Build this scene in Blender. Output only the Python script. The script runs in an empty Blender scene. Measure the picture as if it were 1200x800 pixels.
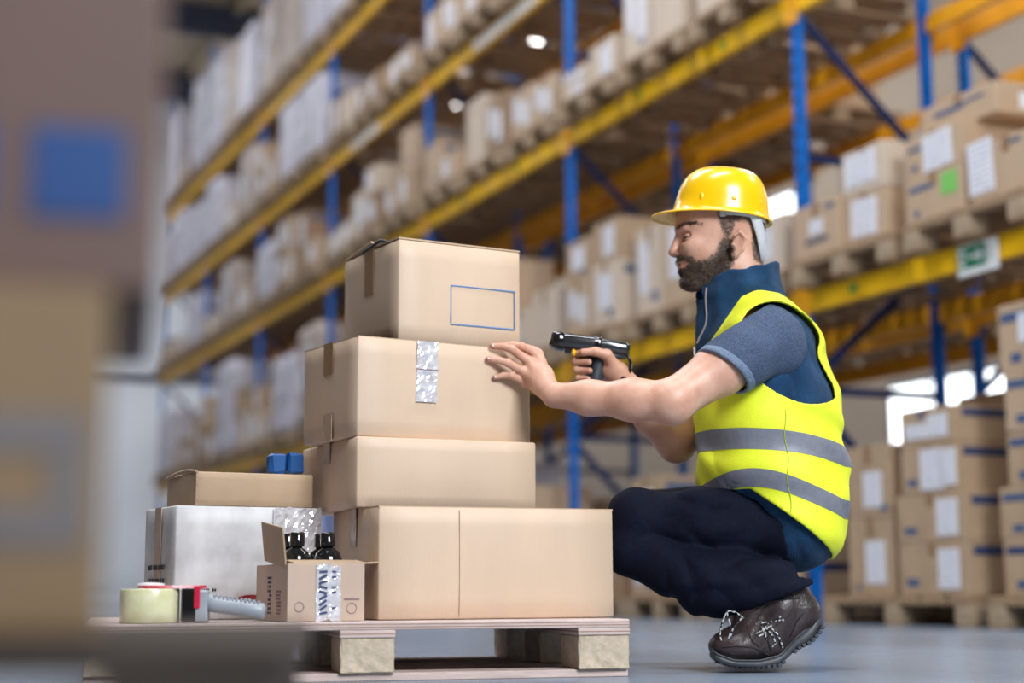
import bpy, bmesh, math, random
import numpy as np
from mathutils import Vector, Matrix, Euler

random.seed(7)
C = bpy.context.scene.collection
SC = bpy.context.scene

# ------------------------------------------------------------------ camera
FPX = 1867.1                      # focal length in pixels of the 1200 x 800 frame
PITCH, ROLL, CAM_H = 0.1538, -0.0049, 0.1906
fw = Vector((0, math.cos(PITCH), math.sin(PITCH)))
up0 = Vector((0, -math.sin(PITCH), math.cos(PITCH)))
rt0 = Vector((1, 0, 0))
cr, sr = math.cos(ROLL), math.sin(ROLL)
RT = rt0 * cr + up0 * sr
UP = up0 * cr - rt0 * sr
CAM = Vector((0, 0, CAM_H))
cam_data = bpy.data.cameras.new('camera')
cam = bpy.data.objects.new('camera', cam_data)
C.objects.link(cam)
m = Matrix((RT, UP, -fw)).transposed().to_4x4()
m.translation = CAM
cam.matrix_world = m
cam_data.sensor_width = 36.0
cam_data.lens = FPX / 1200 * 36.0
cam_data.clip_start = 0.05
cam_data.clip_end = 200
cam_data.dof.use_dof = True
cam_data.dof.focus_distance = 3.60
cam_data.dof.aperture_fstop = 1.40
SC.camera = cam

def at(px, py, Y):
    """world point at forward distance Y seen at a pixel of the 1200 x 800 frame"""
    w = fw + RT * ((px - 600) / FPX) - UP * ((py - 400) / FPX)
    return CAM + w * (Y / w.y)

# ------------------------------------------------------------------ world, lights, exposure
world = bpy.data.worlds.new('world')
SC.world = world
world.use_nodes = True
bg = world.node_tree.nodes['Background']
bg.inputs[0].default_value = (1.0, 0.74, 0.52, 1)
bg.inputs[1].default_value = 0.125

def area_light(name, loc, target, sx, sy, watts, col):
    ld = bpy.data.lights.new(name, 'AREA')
    ld.shape = 'RECTANGLE'; ld.size = sx; ld.size_y = sy
    ld.energy = watts; ld.color = col
    lo = bpy.data.objects.new(name, ld)
    lo.location = loc
    lo.rotation_euler = (Vector(target) - Vector(loc)).to_track_quat('-Z', 'Y').to_euler()
    C.objects.link(lo)
    return lo

SC.view_settings.view_transform = 'Standard'
SC.view_settings.look = 'None'
SC.view_settings.gamma = 1.0
SC.view_settings.use_curve_mapping = False
SC.view_settings.exposure = 0.08

# soft key light added behind the camera, and the aisle's lamps overhead
TH = 0.4132                                   # heading of the aisle, left of straight ahead
DV = Vector((-math.sin(TH), math.cos(TH), 0)) # along the aisle, away from the camera
NV = Vector((math.cos(TH), math.sin(TH), 0))  # across the aisle, into the racks
def rackp(s, n, z): return DV * s + NV * n + Vector((0, 0, z))

area_light('added_key_light', (2.7, -1.2, 3.6), (0.15, 3.7, 0.5), 2.2, 2.0, 455, (0.90, 0.95, 1.0))
for i, s in enumerate((2.0, 8.0, 14.0, 20.0, 26.0)):
    l = area_light('aisle_lamp_light', rackp(s, 1.2, 8.6), rackp(s + 0.01, 3.2, 0), 1.2, 4.5, (420, 420, 220, 150, 150)[i], (0.92, 0.95, 1.0))
for i, s in enumerate((4.0, 11.0, 18.0, 25.0)):
    l = area_light('far_aisle_lamp_light', rackp(s, 9.6, 8.2), rackp(s + 0.01, 9.6, 0), 1.2, 4.5, 230, (1.0, 0.93, 0.84))
    area_light('roof_fill_light', rackp(s, 9.6, 8.45), rackp(s + 0.01, 9.6, 20), 0.4, 3.0, 110, (1.0, 0.92, 0.82))  # upward fill added to brighten the roof

# ------------------------------------------------------------------ materials
MATS = {}
def mat(name, col, rough=0.6, var=0.12, scale=6.0, bump=0.0, bscale=60.0, metal=0.0, coat=0.0, emit=0.0,
        stretch=(1, 1, 1), col2=None, spec=0.5, sheen=0.0):
    if name in MATS: return MATS[name]
    M = bpy.data.materials.new(name); M.use_nodes = True
    nt = M.node_tree; N = nt.nodes; L = nt.links
    b = N['Principled BSDF']
    b.inputs['Roughness'].default_value = rough
    b.inputs['Metallic'].default_value = metal
    b.inputs['Coat Weight'].default_value = coat
    b.inputs['Coat Roughness'].default_value = 0.08
    b.inputs['Specular IOR Level'].default_value = spec
    b.inputs['Sheen Weight'].default_value = sheen
    tc = N.new('ShaderNodeTexCoord'); mp = N.new('ShaderNodeMapping')
    L.new(tc.outputs['Object'], mp.inputs[0]); mp.inputs['Scale'].default_value = stretch
    no = N.new('ShaderNodeTexNoise'); no.inputs['Scale'].default_value = scale; no.inputs['Detail'].default_value = 4
    L.new(mp.outputs[0], no.inputs['Vector'])
    rp = N.new('ShaderNodeValToRGB')
    rp.color_ramp.elements[0].position = 0.3; rp.color_ramp.elements[1].position = 0.7
    c2 = col2 or tuple(min(1, c * (1 + var)) for c in col)
    rp.color_ramp.elements[0].color = (*[c * (1 - var) for c in col], 1)
    rp.color_ramp.elements[1].color = (*c2, 1)
    L.new(no.outputs['Fac'], rp.inputs[0])
    L.new(rp.outputs[0], b.inputs['Base Color'])
    if emit:
        L.new(rp.outputs[0], b.inputs['Emission Color']); b.inputs['Emission Strength'].default_value = emit
    if bump:
        nb = N.new('ShaderNodeTexNoise'); nb.inputs['Scale'].default_value = bscale; nb.inputs['Detail'].default_value = 3
        L.new(mp.outputs[0], nb.inputs['Vector'])
        bp = N.new('ShaderNodeBump'); bp.inputs['Strength'].default_value = bump; bp.inputs['Distance'].default_value = 0.004
        L.new(nb.outputs['Fac'], bp.inputs['Height']); L.new(bp.outputs[0], b.inputs['Normal'])
    MATS[name] = M
    return M

CARD = mat('cardboard', (0.50, 0.355, 0.235), 0.62, 0.05, 9, 0.12, 220, stretch=(1, 1, 0.25))
NEAR_CARD = mat('pale_kraft_cardboard', (0.63, 0.465, 0.335), 0.5, 0.04, 9, 0.12, 220, stretch=(1, 1, 0.25))
CARD_WARM = mat('cardboard_warm', (0.43, 0.30, 0.19), 0.66, 0.08, 9, 0.12, 160)
CARD_PALE = mat('cardboard_pale', (0.60, 0.49, 0.39), 0.62, 0.06, 9, 0.1, 160)
CARD_DARK = mat('cardboard_brown', (0.32, 0.20, 0.115), 0.68, 0.08, 9, 0.1, 160)
CARD_EDGE = mat('cardboard_cut_edge', (0.36, 0.25, 0.16), 0.8, 0.25, 180)
WHITE_CARD = mat('white_carton_board', (0.50, 0.485, 0.49), 0.5, 0.2, 11, 0.1, 40, col2=(0.64, 0.63, 0.64))
TAPE = mat('brown_packing_tape', (0.30, 0.18, 0.10), 0.25, 0.12, 20, 0.1, 90)
TAPE_CLEAR = mat('clear_packing_tape', (0.46, 0.34, 0.25), 0.18, 0.1, 30, 0.4, 60)
TAPE_SHINY = mat('crinkled_shiny_tape', (0.80, 0.78, 0.84), 0.12, 0.25, 60, 1.0, 45, metal=0.35, col2=(0.95, 0.94, 0.98))
BLUE_PRINT = mat('blue_print', (0.05, 0.10, 0.21), 0.6, 0.1, 20)
NAVY_PRINT = mat('navy_print', (0.03, 0.05, 0.13), 0.6, 0.1, 20)
BLACK_PRINT = mat('black_print', (0.03, 0.03, 0.035), 0.6, 0.1, 20)
PALE_PRINT = mat('dull_violet_print', (0.25, 0.14, 0.16), 0.6, 0.1, 20)
BLUE_POST = mat('blue_rack_paint', (0.001, 0.15, 0.58), 0.45, 0.15, 5, 0.08, 30, spec=.25)
NAVY_BRACE = mat('navy_rack_paint', (0.006, 0.022, 0.10), 0.45, 0.15, 5, spec=.25)
YELLOW_BEAM = mat('yellow_rack_paint', (0.95, 0.53, 0.006), 0.4, 0.08, 4, 0.08, 30, spec=.3)
ORANGE_BEAM = mat('orange_rack_paint', (0.82, 0.37, 0.008), 0.4, 0.12, 4)
STEEL = mat('galvanised_steel', (0.45, 0.46, 0.48), 0.35, 0.15, 20, metal=0.8)
PALLET_WOOD = mat('pallet_wood', (0.31, 0.205, 0.12), 0.75, 0.25, 8, 0.25, 60, stretch=(1, 6, 6))
PALLET_PALE = mat('pale_pallet_wood', (0.37, 0.275, 0.18), 0.75, 0.2, 8, 0.25, 60, stretch=(1, 6, 6))
PLY = mat('plywood_deck', (0.58, 0.46, 0.42), 0.7, 0.18, 10, 0.2, 70, stretch=(1, 6, 6))
PLY_DARK = mat('plywood_glue_line', (0.30, 0.17, 0.13), 0.75, 0.2, 10)
CHIP = mat('pressed_chip_block', (0.53, 0.44, 0.33), 0.85, 0.16, 60, 0.4, 90)
WRAP = mat('stretch_wrapped_goods', (0.55, 0.53, 0.61), 0.5, 0.16, 4, 0.5, 14, stretch=(3, 3, 1))
WRAP_TAN = mat('stretch_wrapped_cartons', (0.44, 0.36, 0.32), 0.5, 0.2, 4, 0.5, 14, stretch=(3, 3, 1))
FLOORM = mat('sealed_concrete', (0.20, 0.25, 0.325), 0.26, 0.16, 1.1, 0.06, 12, stretch=(1.0, 0.5, 1))
WALLM = mat('pale_blue_wall_panel', (0.66, 0.72, 0.82), 0.7, 0.05, 0.7)
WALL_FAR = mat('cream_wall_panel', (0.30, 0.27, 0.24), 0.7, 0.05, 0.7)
CEILM = mat('brown_roof_sheet', (0.52, 0.42, 0.29), 0.7, 0.2, 1.5)
DARKSTEEL = mat('dark_roof_steel', (0.03, 0.04, 0.08), 0.5, 0.15, 3)
LAMPM = mat('lit_lamp_tube', (1.0, 0.98, 0.95), 0.5, 0.0, 1, emit=14.0)
DAYLIT = mat('daylit_window_glass', (0.88, 0.95, 1.0), 0.3, 0.03, 1, emit=3.2)
GREEN = mat('sign_green', (0.0, 0.19, 0.085), 0.4, 0.05, 5)
GREEN_TAG = mat('green_sticker', (0.03, 0.30, 0.06), 0.5, 0.1, 30)
LIME_TAG = mat('lime_sticker', (0.20, 0.55, 0.12), 0.5, 0.25, 60)
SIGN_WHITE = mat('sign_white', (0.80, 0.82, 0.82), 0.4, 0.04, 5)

def paper_material():
    M = bpy.data.materials.new('printed_paper'); M.use_nodes = True
    N = M.node_tree.nodes; L = M.node_tree.links; b = N['Principled BSDF']; b.inputs['Roughness'].default_value = 0.55
    tc = N.new('ShaderNodeTexCoord'); sx = N.new('ShaderNodeSeparateXYZ'); L.new(tc.outputs['Generated'], sx.inputs[0])
    def mth(op, a, bb):
        n = N.new('ShaderNodeMath'); n.operation = op
        for i, v in enumerate((a, bb)):
            if isinstance(v, (int, float)): n.inputs[i].default_value = v
            else: L.new(v, n.inputs[i])
        return n.outputs[0]
    row = mth('FRACT', mth('MULTIPLY', sx.outputs['Z'], 9.0), 0)
    line = mth('LESS_THAN', row, 0.32)
    no = N.new('ShaderNodeTexNoise'); no.inputs['Scale'].default_value = 14; L.new(tc.outputs['Generated'], no.inputs['Vector'])
    words = mth('GREATER_THAN', no.outputs['Fac'], 0.47)
    mx = mth('MULTIPLY', mth('LESS_THAN', sx.outputs['X'], 0.86), mth('GREATER_THAN', sx.outputs['X'], 0.12))
    f = mth('MULTIPLY', mth('MULTIPLY', line, words), mx)
    mix = N.new('ShaderNodeMix'); mix.data_type = 'RGBA'
    L.new(f, mix.inputs[0]); mix.inputs[6].default_value = (0.76, 0.76, 0.82, 1); mix.inputs[7].default_value = (0.34, 0.35, 0.42, 1)
    L.new(mix.outputs[2], b.inputs['Base Color'])
    return M
PAPER = paper_material()

# ------------------------------------------------------------------ mesh helpers
def link_obj(name, me, parent=None):
    o = bpy.data.objects.new(name, me); C.objects.link(o)
    if parent: o.parent = parent
    return o

def bm_obj(name, bm, material, parent=None, smooth=False):
    me = bpy.data.meshes.new(name)
    bmesh.ops.recalc_face_normals(bm, faces=bm.faces)
    bm.to_mesh(me); bm.free()
    if material is not None:
        for mm in (material if isinstance(material, (list, tuple)) else [material]): me.materials.append(mm)
    if smooth:
        me.polygons.foreach_set('use_smooth', [True] * len(me.polygons))
    return link_obj(name, me, parent)

def add_box(bm, cx, cy, cz, sx, sy, sz, rot=None, bevel=0.0, mi=0):
    r = bmesh.ops.create_cube(bm, size=1.0)
    vs = r['verts']
    for v in vs:
        v.co = Vector((v.co.x * sx, v.co.y * sy, v.co.z * sz))
    fs = list({f for v in vs for f in v.link_faces})
    if bevel:
        es = list({e for v in vs for e in v.link_edges})
        rr = bmesh.ops.bevel(bm, geom=es, offset=bevel, segments=1, affect='EDGES', profile=0.5)
        vs = list({v for v in rr['verts']} | {v for v in vs if v.is_valid})
        fs = list({f for v in vs for f in v.link_faces})
    for f in fs: f.material_index = mi
    R = rot if rot is not None else Matrix.Identity(3)
    for v in vs: v.co = R @ v.co + Vector((cx, cy, cz))
    return vs

def box_obj(name, c, s, material, parent=None, bevel=0.0, rot=None):
    bm = bmesh.new(); add_box(bm, *c, *s, rot=rot, bevel=bevel)
    return bm_obj(name, bm, material, parent)

def add_tube(bm, pts, rad, seg=8, cap=True):
    pts = [Vector(p) for p in pts]
    n = len(pts)
    rads = rad if isinstance(rad, (list, tuple)) else [rad] * n
    rings = []
    prev = None
    for i, p in enumerate(pts):
        t = (pts[min(i + 1, n - 1)] - pts[max(i - 1, 0)]).normalized()
        if prev is None:
            a = t.orthogonal().normalized()
        else:
            a = (prev - t * prev.dot(t)).normalized()
        prev = a
        b = t.cross(a)
        rings.append([bm.verts.new(p + (a * math.cos(2 * math.pi * k / seg) + b * math.sin(2 * math.pi * k / seg)) * rads[i]) for k in range(seg)])
    for i in range(n - 1):
        for k in range(seg):
            bm.faces.new((rings[i][k], rings[i][(k + 1) % seg], rings[i + 1][(k + 1) % seg], rings[i + 1][k]))
    if cap:
        bm.faces.new(rings[0][::-1]); bm.faces.new(rings[-1])

def bezier(pts, n=24):
    """Catmull-Rom through points"""
    P = [Vector(p) for p in pts]; P = [P[0] * 2 - P[1]] + P + [P[-1] * 2 - P[-2]]
    out = []
    for i in range(1, len(P) - 2):
        for j in range(n):
            t = j / n
            a, b, c, d = P[i - 1], P[i], P[i + 1], P[i + 2]
            out.append(0.5 * ((2 * b) + (c - a) * t + (2 * a - 5 * b + 4 * c - d) * t * t + (3 * b - a - 3 * c + d) * t ** 3))
    out.append(P[-2])
    return out

def lathe(bm, prof, seg=32, cap=False):
    rings = []
    for r, z in prof:
        rings.append([bm.verts.new((r * math.cos(2 * math.pi * k / seg), r * math.sin(2 * math.pi * k / seg), z)) for k in range(seg)])
    for i in range(len(rings) - 1):
        for k in range(seg):
            bm.faces.new((rings[i][k], rings[i][(k + 1) % seg], rings[i + 1][(k + 1) % seg], rings[i + 1][k]))
    if cap:
        bm.faces.new(rings[0][::-1]); bm.faces.new(rings[-1])

def prism(bm, prof, y0, y1):
    """profile in x,z extruded along y"""
    a = [bm.verts.new((x, y0, z)) for x, z in prof]; b = [bm.verts.new((x, y1, z)) for x, z in prof]
    n = len(prof)
    for i in range(n): bm.faces.new((a[i], a[(i + 1) % n], b[(i + 1) % n], b[i]))
    bm.faces.new(a[::-1]); bm.faces.new(b)

def empty(name, loc=(0, 0, 0), rotz=0.0):
    o = bpy.data.objects.new(name, None); C.objects.link(o)
    o.location = loc; o.rotation_euler = (0, 0, rotz); o.empty_display_size = 0.1
    return o

def tag(o, label=None, cat=None, group=None, kind=None):
    if label: o['label'] = label
    if cat: o['category'] = cat
    if group: o['group'] = group
    if kind: o['kind'] = kind
    return o

def copy_tree(o):
    c = o.copy(); C.objects.link(c)
    for ch in o.children:
        d = ch.copy(); C.objects.link(d); d.parent = c
        for g in ch.children:
            e = g.copy(); C.objects.link(e); e.parent = d
    return c
# ------------------------------------------------------------------ setting
AISLE_ROT = math.atan2(NV.y, NV.x)       # local x = into the racks, local y = along the aisle
RACK_D, BAY, S0 = 5.05, 3.024, 7.4396
BEAM_Z = [1.770, 3.531, 4.840, 6.193]
DEPTH = 0.96
ROW2 = RACK_D + DEPTH + 0.24

def setting_box(name, s0, s1, n0, n1, z0, z1, material, parent=None, structure=True):
    e = bm = bmesh.new()
    add_box(bm, (n0 + n1) / 2, (s0 + s1) / 2, (z0 + z1) / 2, n1 - n0, s1 - s0, z1 - z0)
    o = bm_obj(name, bm, material, parent)
    if parent is None:
        o.rotation_euler = (0, 0, AISLE_ROT)
    if structure and parent is None: o['kind'] = 'structure'
    return o

END = S0 + 6 * BAY + 3.2
FARW = 12.6
floor = setting_box('floor', -8, END + 0.2, -9, FARW + 0.2, -0.2, 0.0, FLOORM)
wall_end = setting_box('wall_end', END, END + 0.2, -9, FARW, 0, 9.6, WALLM)
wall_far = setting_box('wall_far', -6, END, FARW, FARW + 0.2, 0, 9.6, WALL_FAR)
ceiling = setting_box('ceiling', -2, END + 0.2, -9, FARW + 0.2, 9.6, 9.75, CEILM)
setting_box('trim_1', END - 0.06, END, -9, FARW, 3.9, 4.05, DARKSTEEL)
# wall cladding joints on the end wall
for i in range(8):
    n = -6 + i * 2.4
    p = setting_box('panel', END - 0.03, END, n + 0.03, n + 2.37, 0.25, 9.4, WALLM, wall_end)
# roof beams
for i in range(9):
    s = 3 + i * 3.6
    bm = bmesh.new(); add_box(bm, 1.8, s, 9.3, 21.0, 0.16, 0.5)
    o = bm_obj('roof_beam', bm, DARKSTEEL, ceiling)
# roof purlins along the aisle
for i in range(14):
    bm = bmesh.new(); add_box(bm, -7.6 + i * 1.5, 14, 9.52, 0.12, 32, 0.12)
    bm_obj('purlin', bm, CEILM, ceiling)
# windows on the far wall
wn = 0
for zc, hh, s_list in ((2.15, 1.2, (5.2, 8.6, 12.0, 15.4)), (5.3, 1.0, (9.0, 12.6, 16.2, 19.8, 23.4))):
    for s in s_list:
        wn += 1
        w = setting_box('window_%d' % wn, s - 1.25, s + 1.25, FARW - 0.05, FARW + 0.02, zc - hh / 2, zc + hh / 2, DARKSTEEL)
        for k in range(3):
            c = s - 0.8 + k * 0.8
            setting_box('pane', c - 0.36, c + 0.36, FARW - 0.07, FARW - 0.03, zc - hh / 2 + 0.07, zc + hh / 2 - 0.07, DAYLIT, w)

# hanging lamps over both aisles
LAMP_N = 0
lamp_proto = None
ORD = ['first', 'second', 'third', 'fourth', 'fifth', 'sixth', 'seventh']
for nn, zz, ss, lab in ((2.6, 8.3, (8, 14, 20, 26), 'white tube lamp hanging above the worker\'s aisle, %s from the camera'),
                        (9.6, 8.3, (4, 7.5, 11, 14.5, 18, 21.5, 25), 'white tube lamp hanging over the aisle behind the racks, %s from the camera')):
    for q_, s in enumerate(ss):
        if lamp_proto is None:
            lamp_proto = empty('ceiling_lamp')
            bm = bmesh.new(); prism(bm, [(-0.12, 0.0), (-0.05, 0.12), (0.05, 0.12), (0.12, 0.0), (0.10, 0.0), (0.045, 0.1), (-0.045, 0.1), (-0.10, 0.0)], -0.9, 0.9)
            bm_obj('housing', bm, STEEL, lamp_proto)
            for q in (-0.045, 0.045):
                bm = bmesh.new(); add_tube(bm, [(q, -0.85, 0.03), (q, 0.85, 0.03)], 0.022, 10)
                bm_obj('tube', bm, LAMPM, lamp_proto)
            for q in (-0.7, 0.7):
                bm = bmesh.new(); add_tube(bm, [(0, q, 0.12), (0, q, 1.3)], 0.006, 6)
                bm_obj('hanger', bm, STEEL, lamp_proto)
            o = lamp_proto
        else:
            o = copy_tree(lamp_proto)
        o.location = rackp(s, nn, zz); o.rotation_euler = (0, 0, AISLE_ROT)
        tag(o, lab % ORD[q_], 'lamp', 'tube lamps over the far aisle' if nn > 5 else 'tube lamps over the near aisle')

# ------------------------------------------------------------------ words for places in the racks
BAYN = {-1: "bay behind the worker's back", 0: 'bay behind the scanner', 1: 'bay behind the carton pile', 2: 'fourth bay from end wall',
        3: 'third bay from end wall', 4: 'second bay from end wall', 5: 'last bay at end wall'}
LEVN = ['floor', 'first shelf', 'second shelf', 'third shelf', 'top shelf']
POSN = ['near', 'middle', 'far']
ROWN = {1: '', 2: 'rear row, '}

# ------------------------------------------------------------------ rack frames and beams
def channel(bm, n, z0, z1, face):
    # front flange and two webs of a post, open to the inside; face = -1 looks at the aisle
    w, t, d = 0.062, 0.006, 0.048
    add_box(bm, n + t / 2 * -face, 0, (z0 + z1) / 2, t, w, z1 - z0)
    for q in (-1, 1):
        add_box(bm, n - face * d / 2, q * (w / 2 - t / 2), (z0 + z1) / 2, d, t, z1 - z0)

TOP = 8.2
def make_frame():
    r = empty('rack_frame')
    for n, face in ((0.0, -1), (DEPTH, 1)):
        bm = bmesh.new(); channel(bm, n, 0.012, TOP, face)
        p = bm_obj('post', bm, BLUE_POST, r)
        box_obj('foot_plate', (n - face * 0.04, 0, 0.006), (0.13, 0.14, 0.012), BLUE_POST, r)
        bm = bmesh.new()
        z = 0.25
        while z < TOP - 0.1:
            add_box(bm, n + face * 0.0015, 0.0, z, 0.004, 0.022, 0.03); z += 0.1
        h = bm_obj('slot_holes', bm, NAVY_BRACE, r); h['kind'] = 'stuff'
    def bar(name, a, b, th=0.045):
        a, b = Vector((a[0], 0, a[1])), Vector((b[0], 0, b[1]))
        dv = b - a
        R = dv.to_track_quat('X', 'Z').to_matrix()
        box_obj(name, (a + b) / 2, (dv.length, 0.03, th), NAVY_BRACE, r, rot=R)
    i, o = 0.05, DEPTH - 0.05
    for z in (0.3, 1.28, 2.62, 4.2, 5.6, 7.2):
        bar('horizontal_brace', (i, z), (o, z))
    for a, b in (((i, 1.22), (o, 0.36)), ((o, 2.05), (i, 1.34)), ((i, 3.46), (o, 2.68)), ((o, 4.15), (i, 3.56)), ((i, 5.05), (o, 4.26)), ((o, 5.95), (i, 5.65))):
        bar('diagonal_brace', a, b)
    return r

frame0 = make_frame()
first = True
for row, nfront in ((1, RACK_D), (2, ROW2)):
    for k in range(-1, 7):
        f = frame0 if first else copy_tree(frame0); first = False
        f.location = rackp(S0 + k * BAY, nfront, 0); f.rotation_euler = (0, 0, AISLE_ROT)
        where = ['outside the bay behind the worker\'s back', 'behind the worker\'s helmet', 'between scanner and carton pile', 'just behind the top carton',
                 'fourth upright from the pale end wall', 'third upright from the pale end wall', 'second upright from the pale end wall', 'last upright at the pale end wall'][k + 1]
        tag(f, 'blue steel rack upright %s, %s row' % (where, 'front' if row == 1 else 'rear'), 'rack upright', 'blue rack uprights, %s row' % ('front' if row == 1 else 'rear'))

BL = BAY - 0.085
def make_beam(material):
    r = empty('shelf_beam')
    bm = bmesh.new()
    # stepped box beam, 0.12 high
    prof = [(0.0, -0.06), (0.05, -0.06), (0.05, 0.035), (0.032, 0.035), (0.032, 0.06), (0.0, 0.06)]
    prism(bm, prof, -BL / 2, BL / 2)
    bm_obj('rail', bm, material, r)
    for q in (-1, 1):
        bm = bmesh.new()
        add_box(bm, -0.004, q * (BL / 2 + 0.012), -0.02, 0.012, 0.07, 0.20, bevel=0.003)
        bm_obj('connector', bm, ORANGE_BEAM, r)
    return r
BPROTO = {'y': make_beam(YELLOW_BEAM), 'o': make_beam(ORANGE_BEAM)}
used = set()
def stickers(beam, offs):
    for q in offs:
        box_obj('green_tag', (-0.0015, q, 0.0), (0.003, 0.06, 0.045), GREEN_TAG, beam)
BEAMS = {}
for row, nf in ((1, RACK_D), (2, ROW2)):
    for side in (0, 1):
        for k in range(-1, 6):
            for lv in range(4):
                if lv == 3 and k < 2: continue
                if lv == 2 and k < 0: continue
                if row == 2 and lv == 3: continue
                key = 'y' if row == 1 and side == 0 else 'o'
                b = BPROTO[key] if key not in used else copy_tree(BPROTO[key]); used.add(key)
                n = nf if side == 0 else nf + DEPTH
                b.location = rackp(S0 + (k + 0.5) * BAY, n - 0.006 if side == 0 else n + 0.006, BEAM_Z[lv])
                b.rotation_euler = (0, 0, AISLE_ROT + (math.pi if side else 0))
                tag(b, '%s %s beam of the %s, %s%s' % ('yellow' if key == 'y' else 'orange', 'front' if side == 0 else 'back', LEVN[lv + 1], 'rear rack row, ' if row == 2 else '', BAYN[k]),
                    'shelf beam', '%s beams carrying the shelves' % ('yellow' if key == 'y' else 'orange'))
                BEAMS[(row, side, k, lv)] = b
for (k, lv, offs) in ((-1, 0, (1.02, 0.1)), (0, 0, (-0.4, 0.9)), (0, 1, (-0.75, 0.35)), (1, 0, (0.8, -0.5)), (1, 1, (-0.6, 0.6)), (2, 1, (0.2,))):
    stickers(BEAMS[(1, 0, k, lv)], offs)

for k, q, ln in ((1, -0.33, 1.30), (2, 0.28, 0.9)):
    box_obj('glare_strip', (-0.0015, q, -0.005), (0.003, ln, 0.085), SIGN_WHITE, BEAMS[(1, 0, k, 2)])  # white strips painted in for lamp glare on the beam

# emergency exit sign on the nearest low beam
def exit_sign(s, z):
    r = empty('exit_sign', rackp(s, RACK_D - 0.022, z), math.atan2(-DV.y, -DV.x))   # local x = to the camera's right, -y = aisle
    box_obj('panel', (0, 0, 0), (0.36, 0.008, 0.19), SIGN_WHITE, r, 0.001)
    box_obj('green_field', (-0.05, -0.005, 0.015), (0.25, 0.003, 0.135), GREEN, r)
    bm = bmesh.new()      # white doorway with running figure, and an arrow pointing along the beam
    def q(x, z, w, h, ang=0):
        add_box(bm, x, -0.0075, z, w, 0.002, h, rot=Matrix.Rotation(ang, 3, 'Y'))
    q(-0.135, 0.015, 0.05, 0.105)
    bm2 = bmesh.new()
    a = bm_obj('doorway', bm, SIGN_WHITE, r)
    bm = bm2
    for x, z, w, h, an in ((-0.128, 0.05, 0.014, 0.014, 0), (-0.132, 0.025, 0.014, 0.036, 0.3), (-0.122, 0.028, 0.026, 0.008, 0.5), (-0.144, -0.004, 0.034, 0.009, 0.9), (-0.122, 0.0, 0.03, 0.009, -0.8)):
        add_box(bm, x, -0.009, z, w, 0.002, h, rot=Matrix.Rotation(an, 3, 'Y'))
    bm_obj('running_figure', bm, GREEN, r)
    bm = bmesh.new()
    add_box(bm, -0.03, -0.0075, 0.015, 0.085, 0.002, 0.022)
    vs = [bm.verts.new(Vector(p)) for p in ((0.005, -0.0085, 0.06), (0.055, -0.0085, 0.015), (0.005, -0.0085, -0.03), (0.005, -0.0065, 0.06), (0.055, -0.0065, 0.015), (0.005, -0.0065, -0.03))]
    for idx in ((0, 1, 2), (5, 4, 3), (0, 3, 4, 1), (1, 4, 5, 2), (2, 5, 3, 0)): bm.faces.new([vs[i] for i in idx])
    bm_obj('arrow', bm, SIGN_WHITE, r)
    bm = bmesh.new(); add_box(bm, 0.125, -0.0055, 0.02, 0.05, 0.003, 0.1); bm_obj('side_strip', bm, mat('sign_grey', (0.62, 0.66, 0.66), 0.5), r)
    r.scale = (0.8, 0.8, 0.8)
    tag(r, 'green and white emergency exit sign with arrow hanging on the yellow beam', 'sign')
exit_sign(5.93, BEAM_Z[0] - 0.03)

# ------------------------------------------------------------------ pallets and loads in the racks
LX = math.atan2(-DV.y, -DV.x)            # local x = along the aisle towards the camera, local y = into the rack
def make_pallet(w, d, h=0.144, name='wooden_pallet', wood=None):
    wood = wood or PALLET_WOOD
    r = empty(name)
    nb = 6
    bw = d and w / nb * 0.8
    # deck boards run into the rack (local y) on three cross boards
    mesh = None
    for i in range(nb):
        x = -w / 2 + bw / 2 + i * (w - bw) / (nb - 1)
        if mesh is None:
            o = box_obj('deck_board', (0, 0, 0), (bw, d, 0.022), wood, r, 0.002); mesh = o.data
        else: o = link_obj('deck_board', mesh, r)
        o.location = (x, 0, h - 0.011)
    mesh = None
    for j in range(3):
        y = -d / 2 + 0.05 + j * (d - 0.1) / 2
        if mesh is None:
            o = box_obj('cross_board', (0, 0, 0), (w, 0.1, 0.02), wood, r, 0.002); mesh = o.data
        else: o = link_obj('cross_board', mesh, r)
        o.location = (0, y, h - 0.032)
    mesh = None
    bz = h - 0.042 - 0.02
    for i in range(3):
        for j in range(3):
            x = -w / 2 + 0.055 + i * (w - 0.11) / 2; y = -d / 2 + 0.065 + j * (d - 0.13) / 2
            if mesh is None:
                o = box_obj('block', (0, 0, 0), (0.11, 0.13, bz), PALLET_PALE, r, 0.002); mesh = o.data
            else: o = link_obj('block', mesh, r)
            o.location = (x, y, 0.02 + bz / 2)
    mesh = None
    for i in range(3):
        x = -w / 2 + 0.055 + i * (w - 0.11) / 2
        if mesh is None:
            o = box_obj('bottom_board', (0, 0, 0), (0.1, d, 0.02), wood, r, 0.002); mesh = o.data
        else: o = link_obj('bottom_board', mesh, r)
        o.location = (x, 0, 0.01)
    return r
PAL0 = make_pallet(0.88, 1.16)
PAL1 = make_pallet(1.18, 0.82)
pal_used = [False, False]

def put_pallet(s, n_front, z, label, group, kind=0, jit=0.02):
    p0 = (PAL0, PAL1)[kind]
    p = p0 if not pal_used[kind] else copy_tree(p0); pal_used[kind] = True
    d = (1.16, 0.82)[kind]
    p.location = rackp(s, n_front + d / 2, z); p.rotation_euler = (0, 0, LX + random.uniform(-jit, jit))
    tag(p, label, 'pallet', group)
    return p

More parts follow.
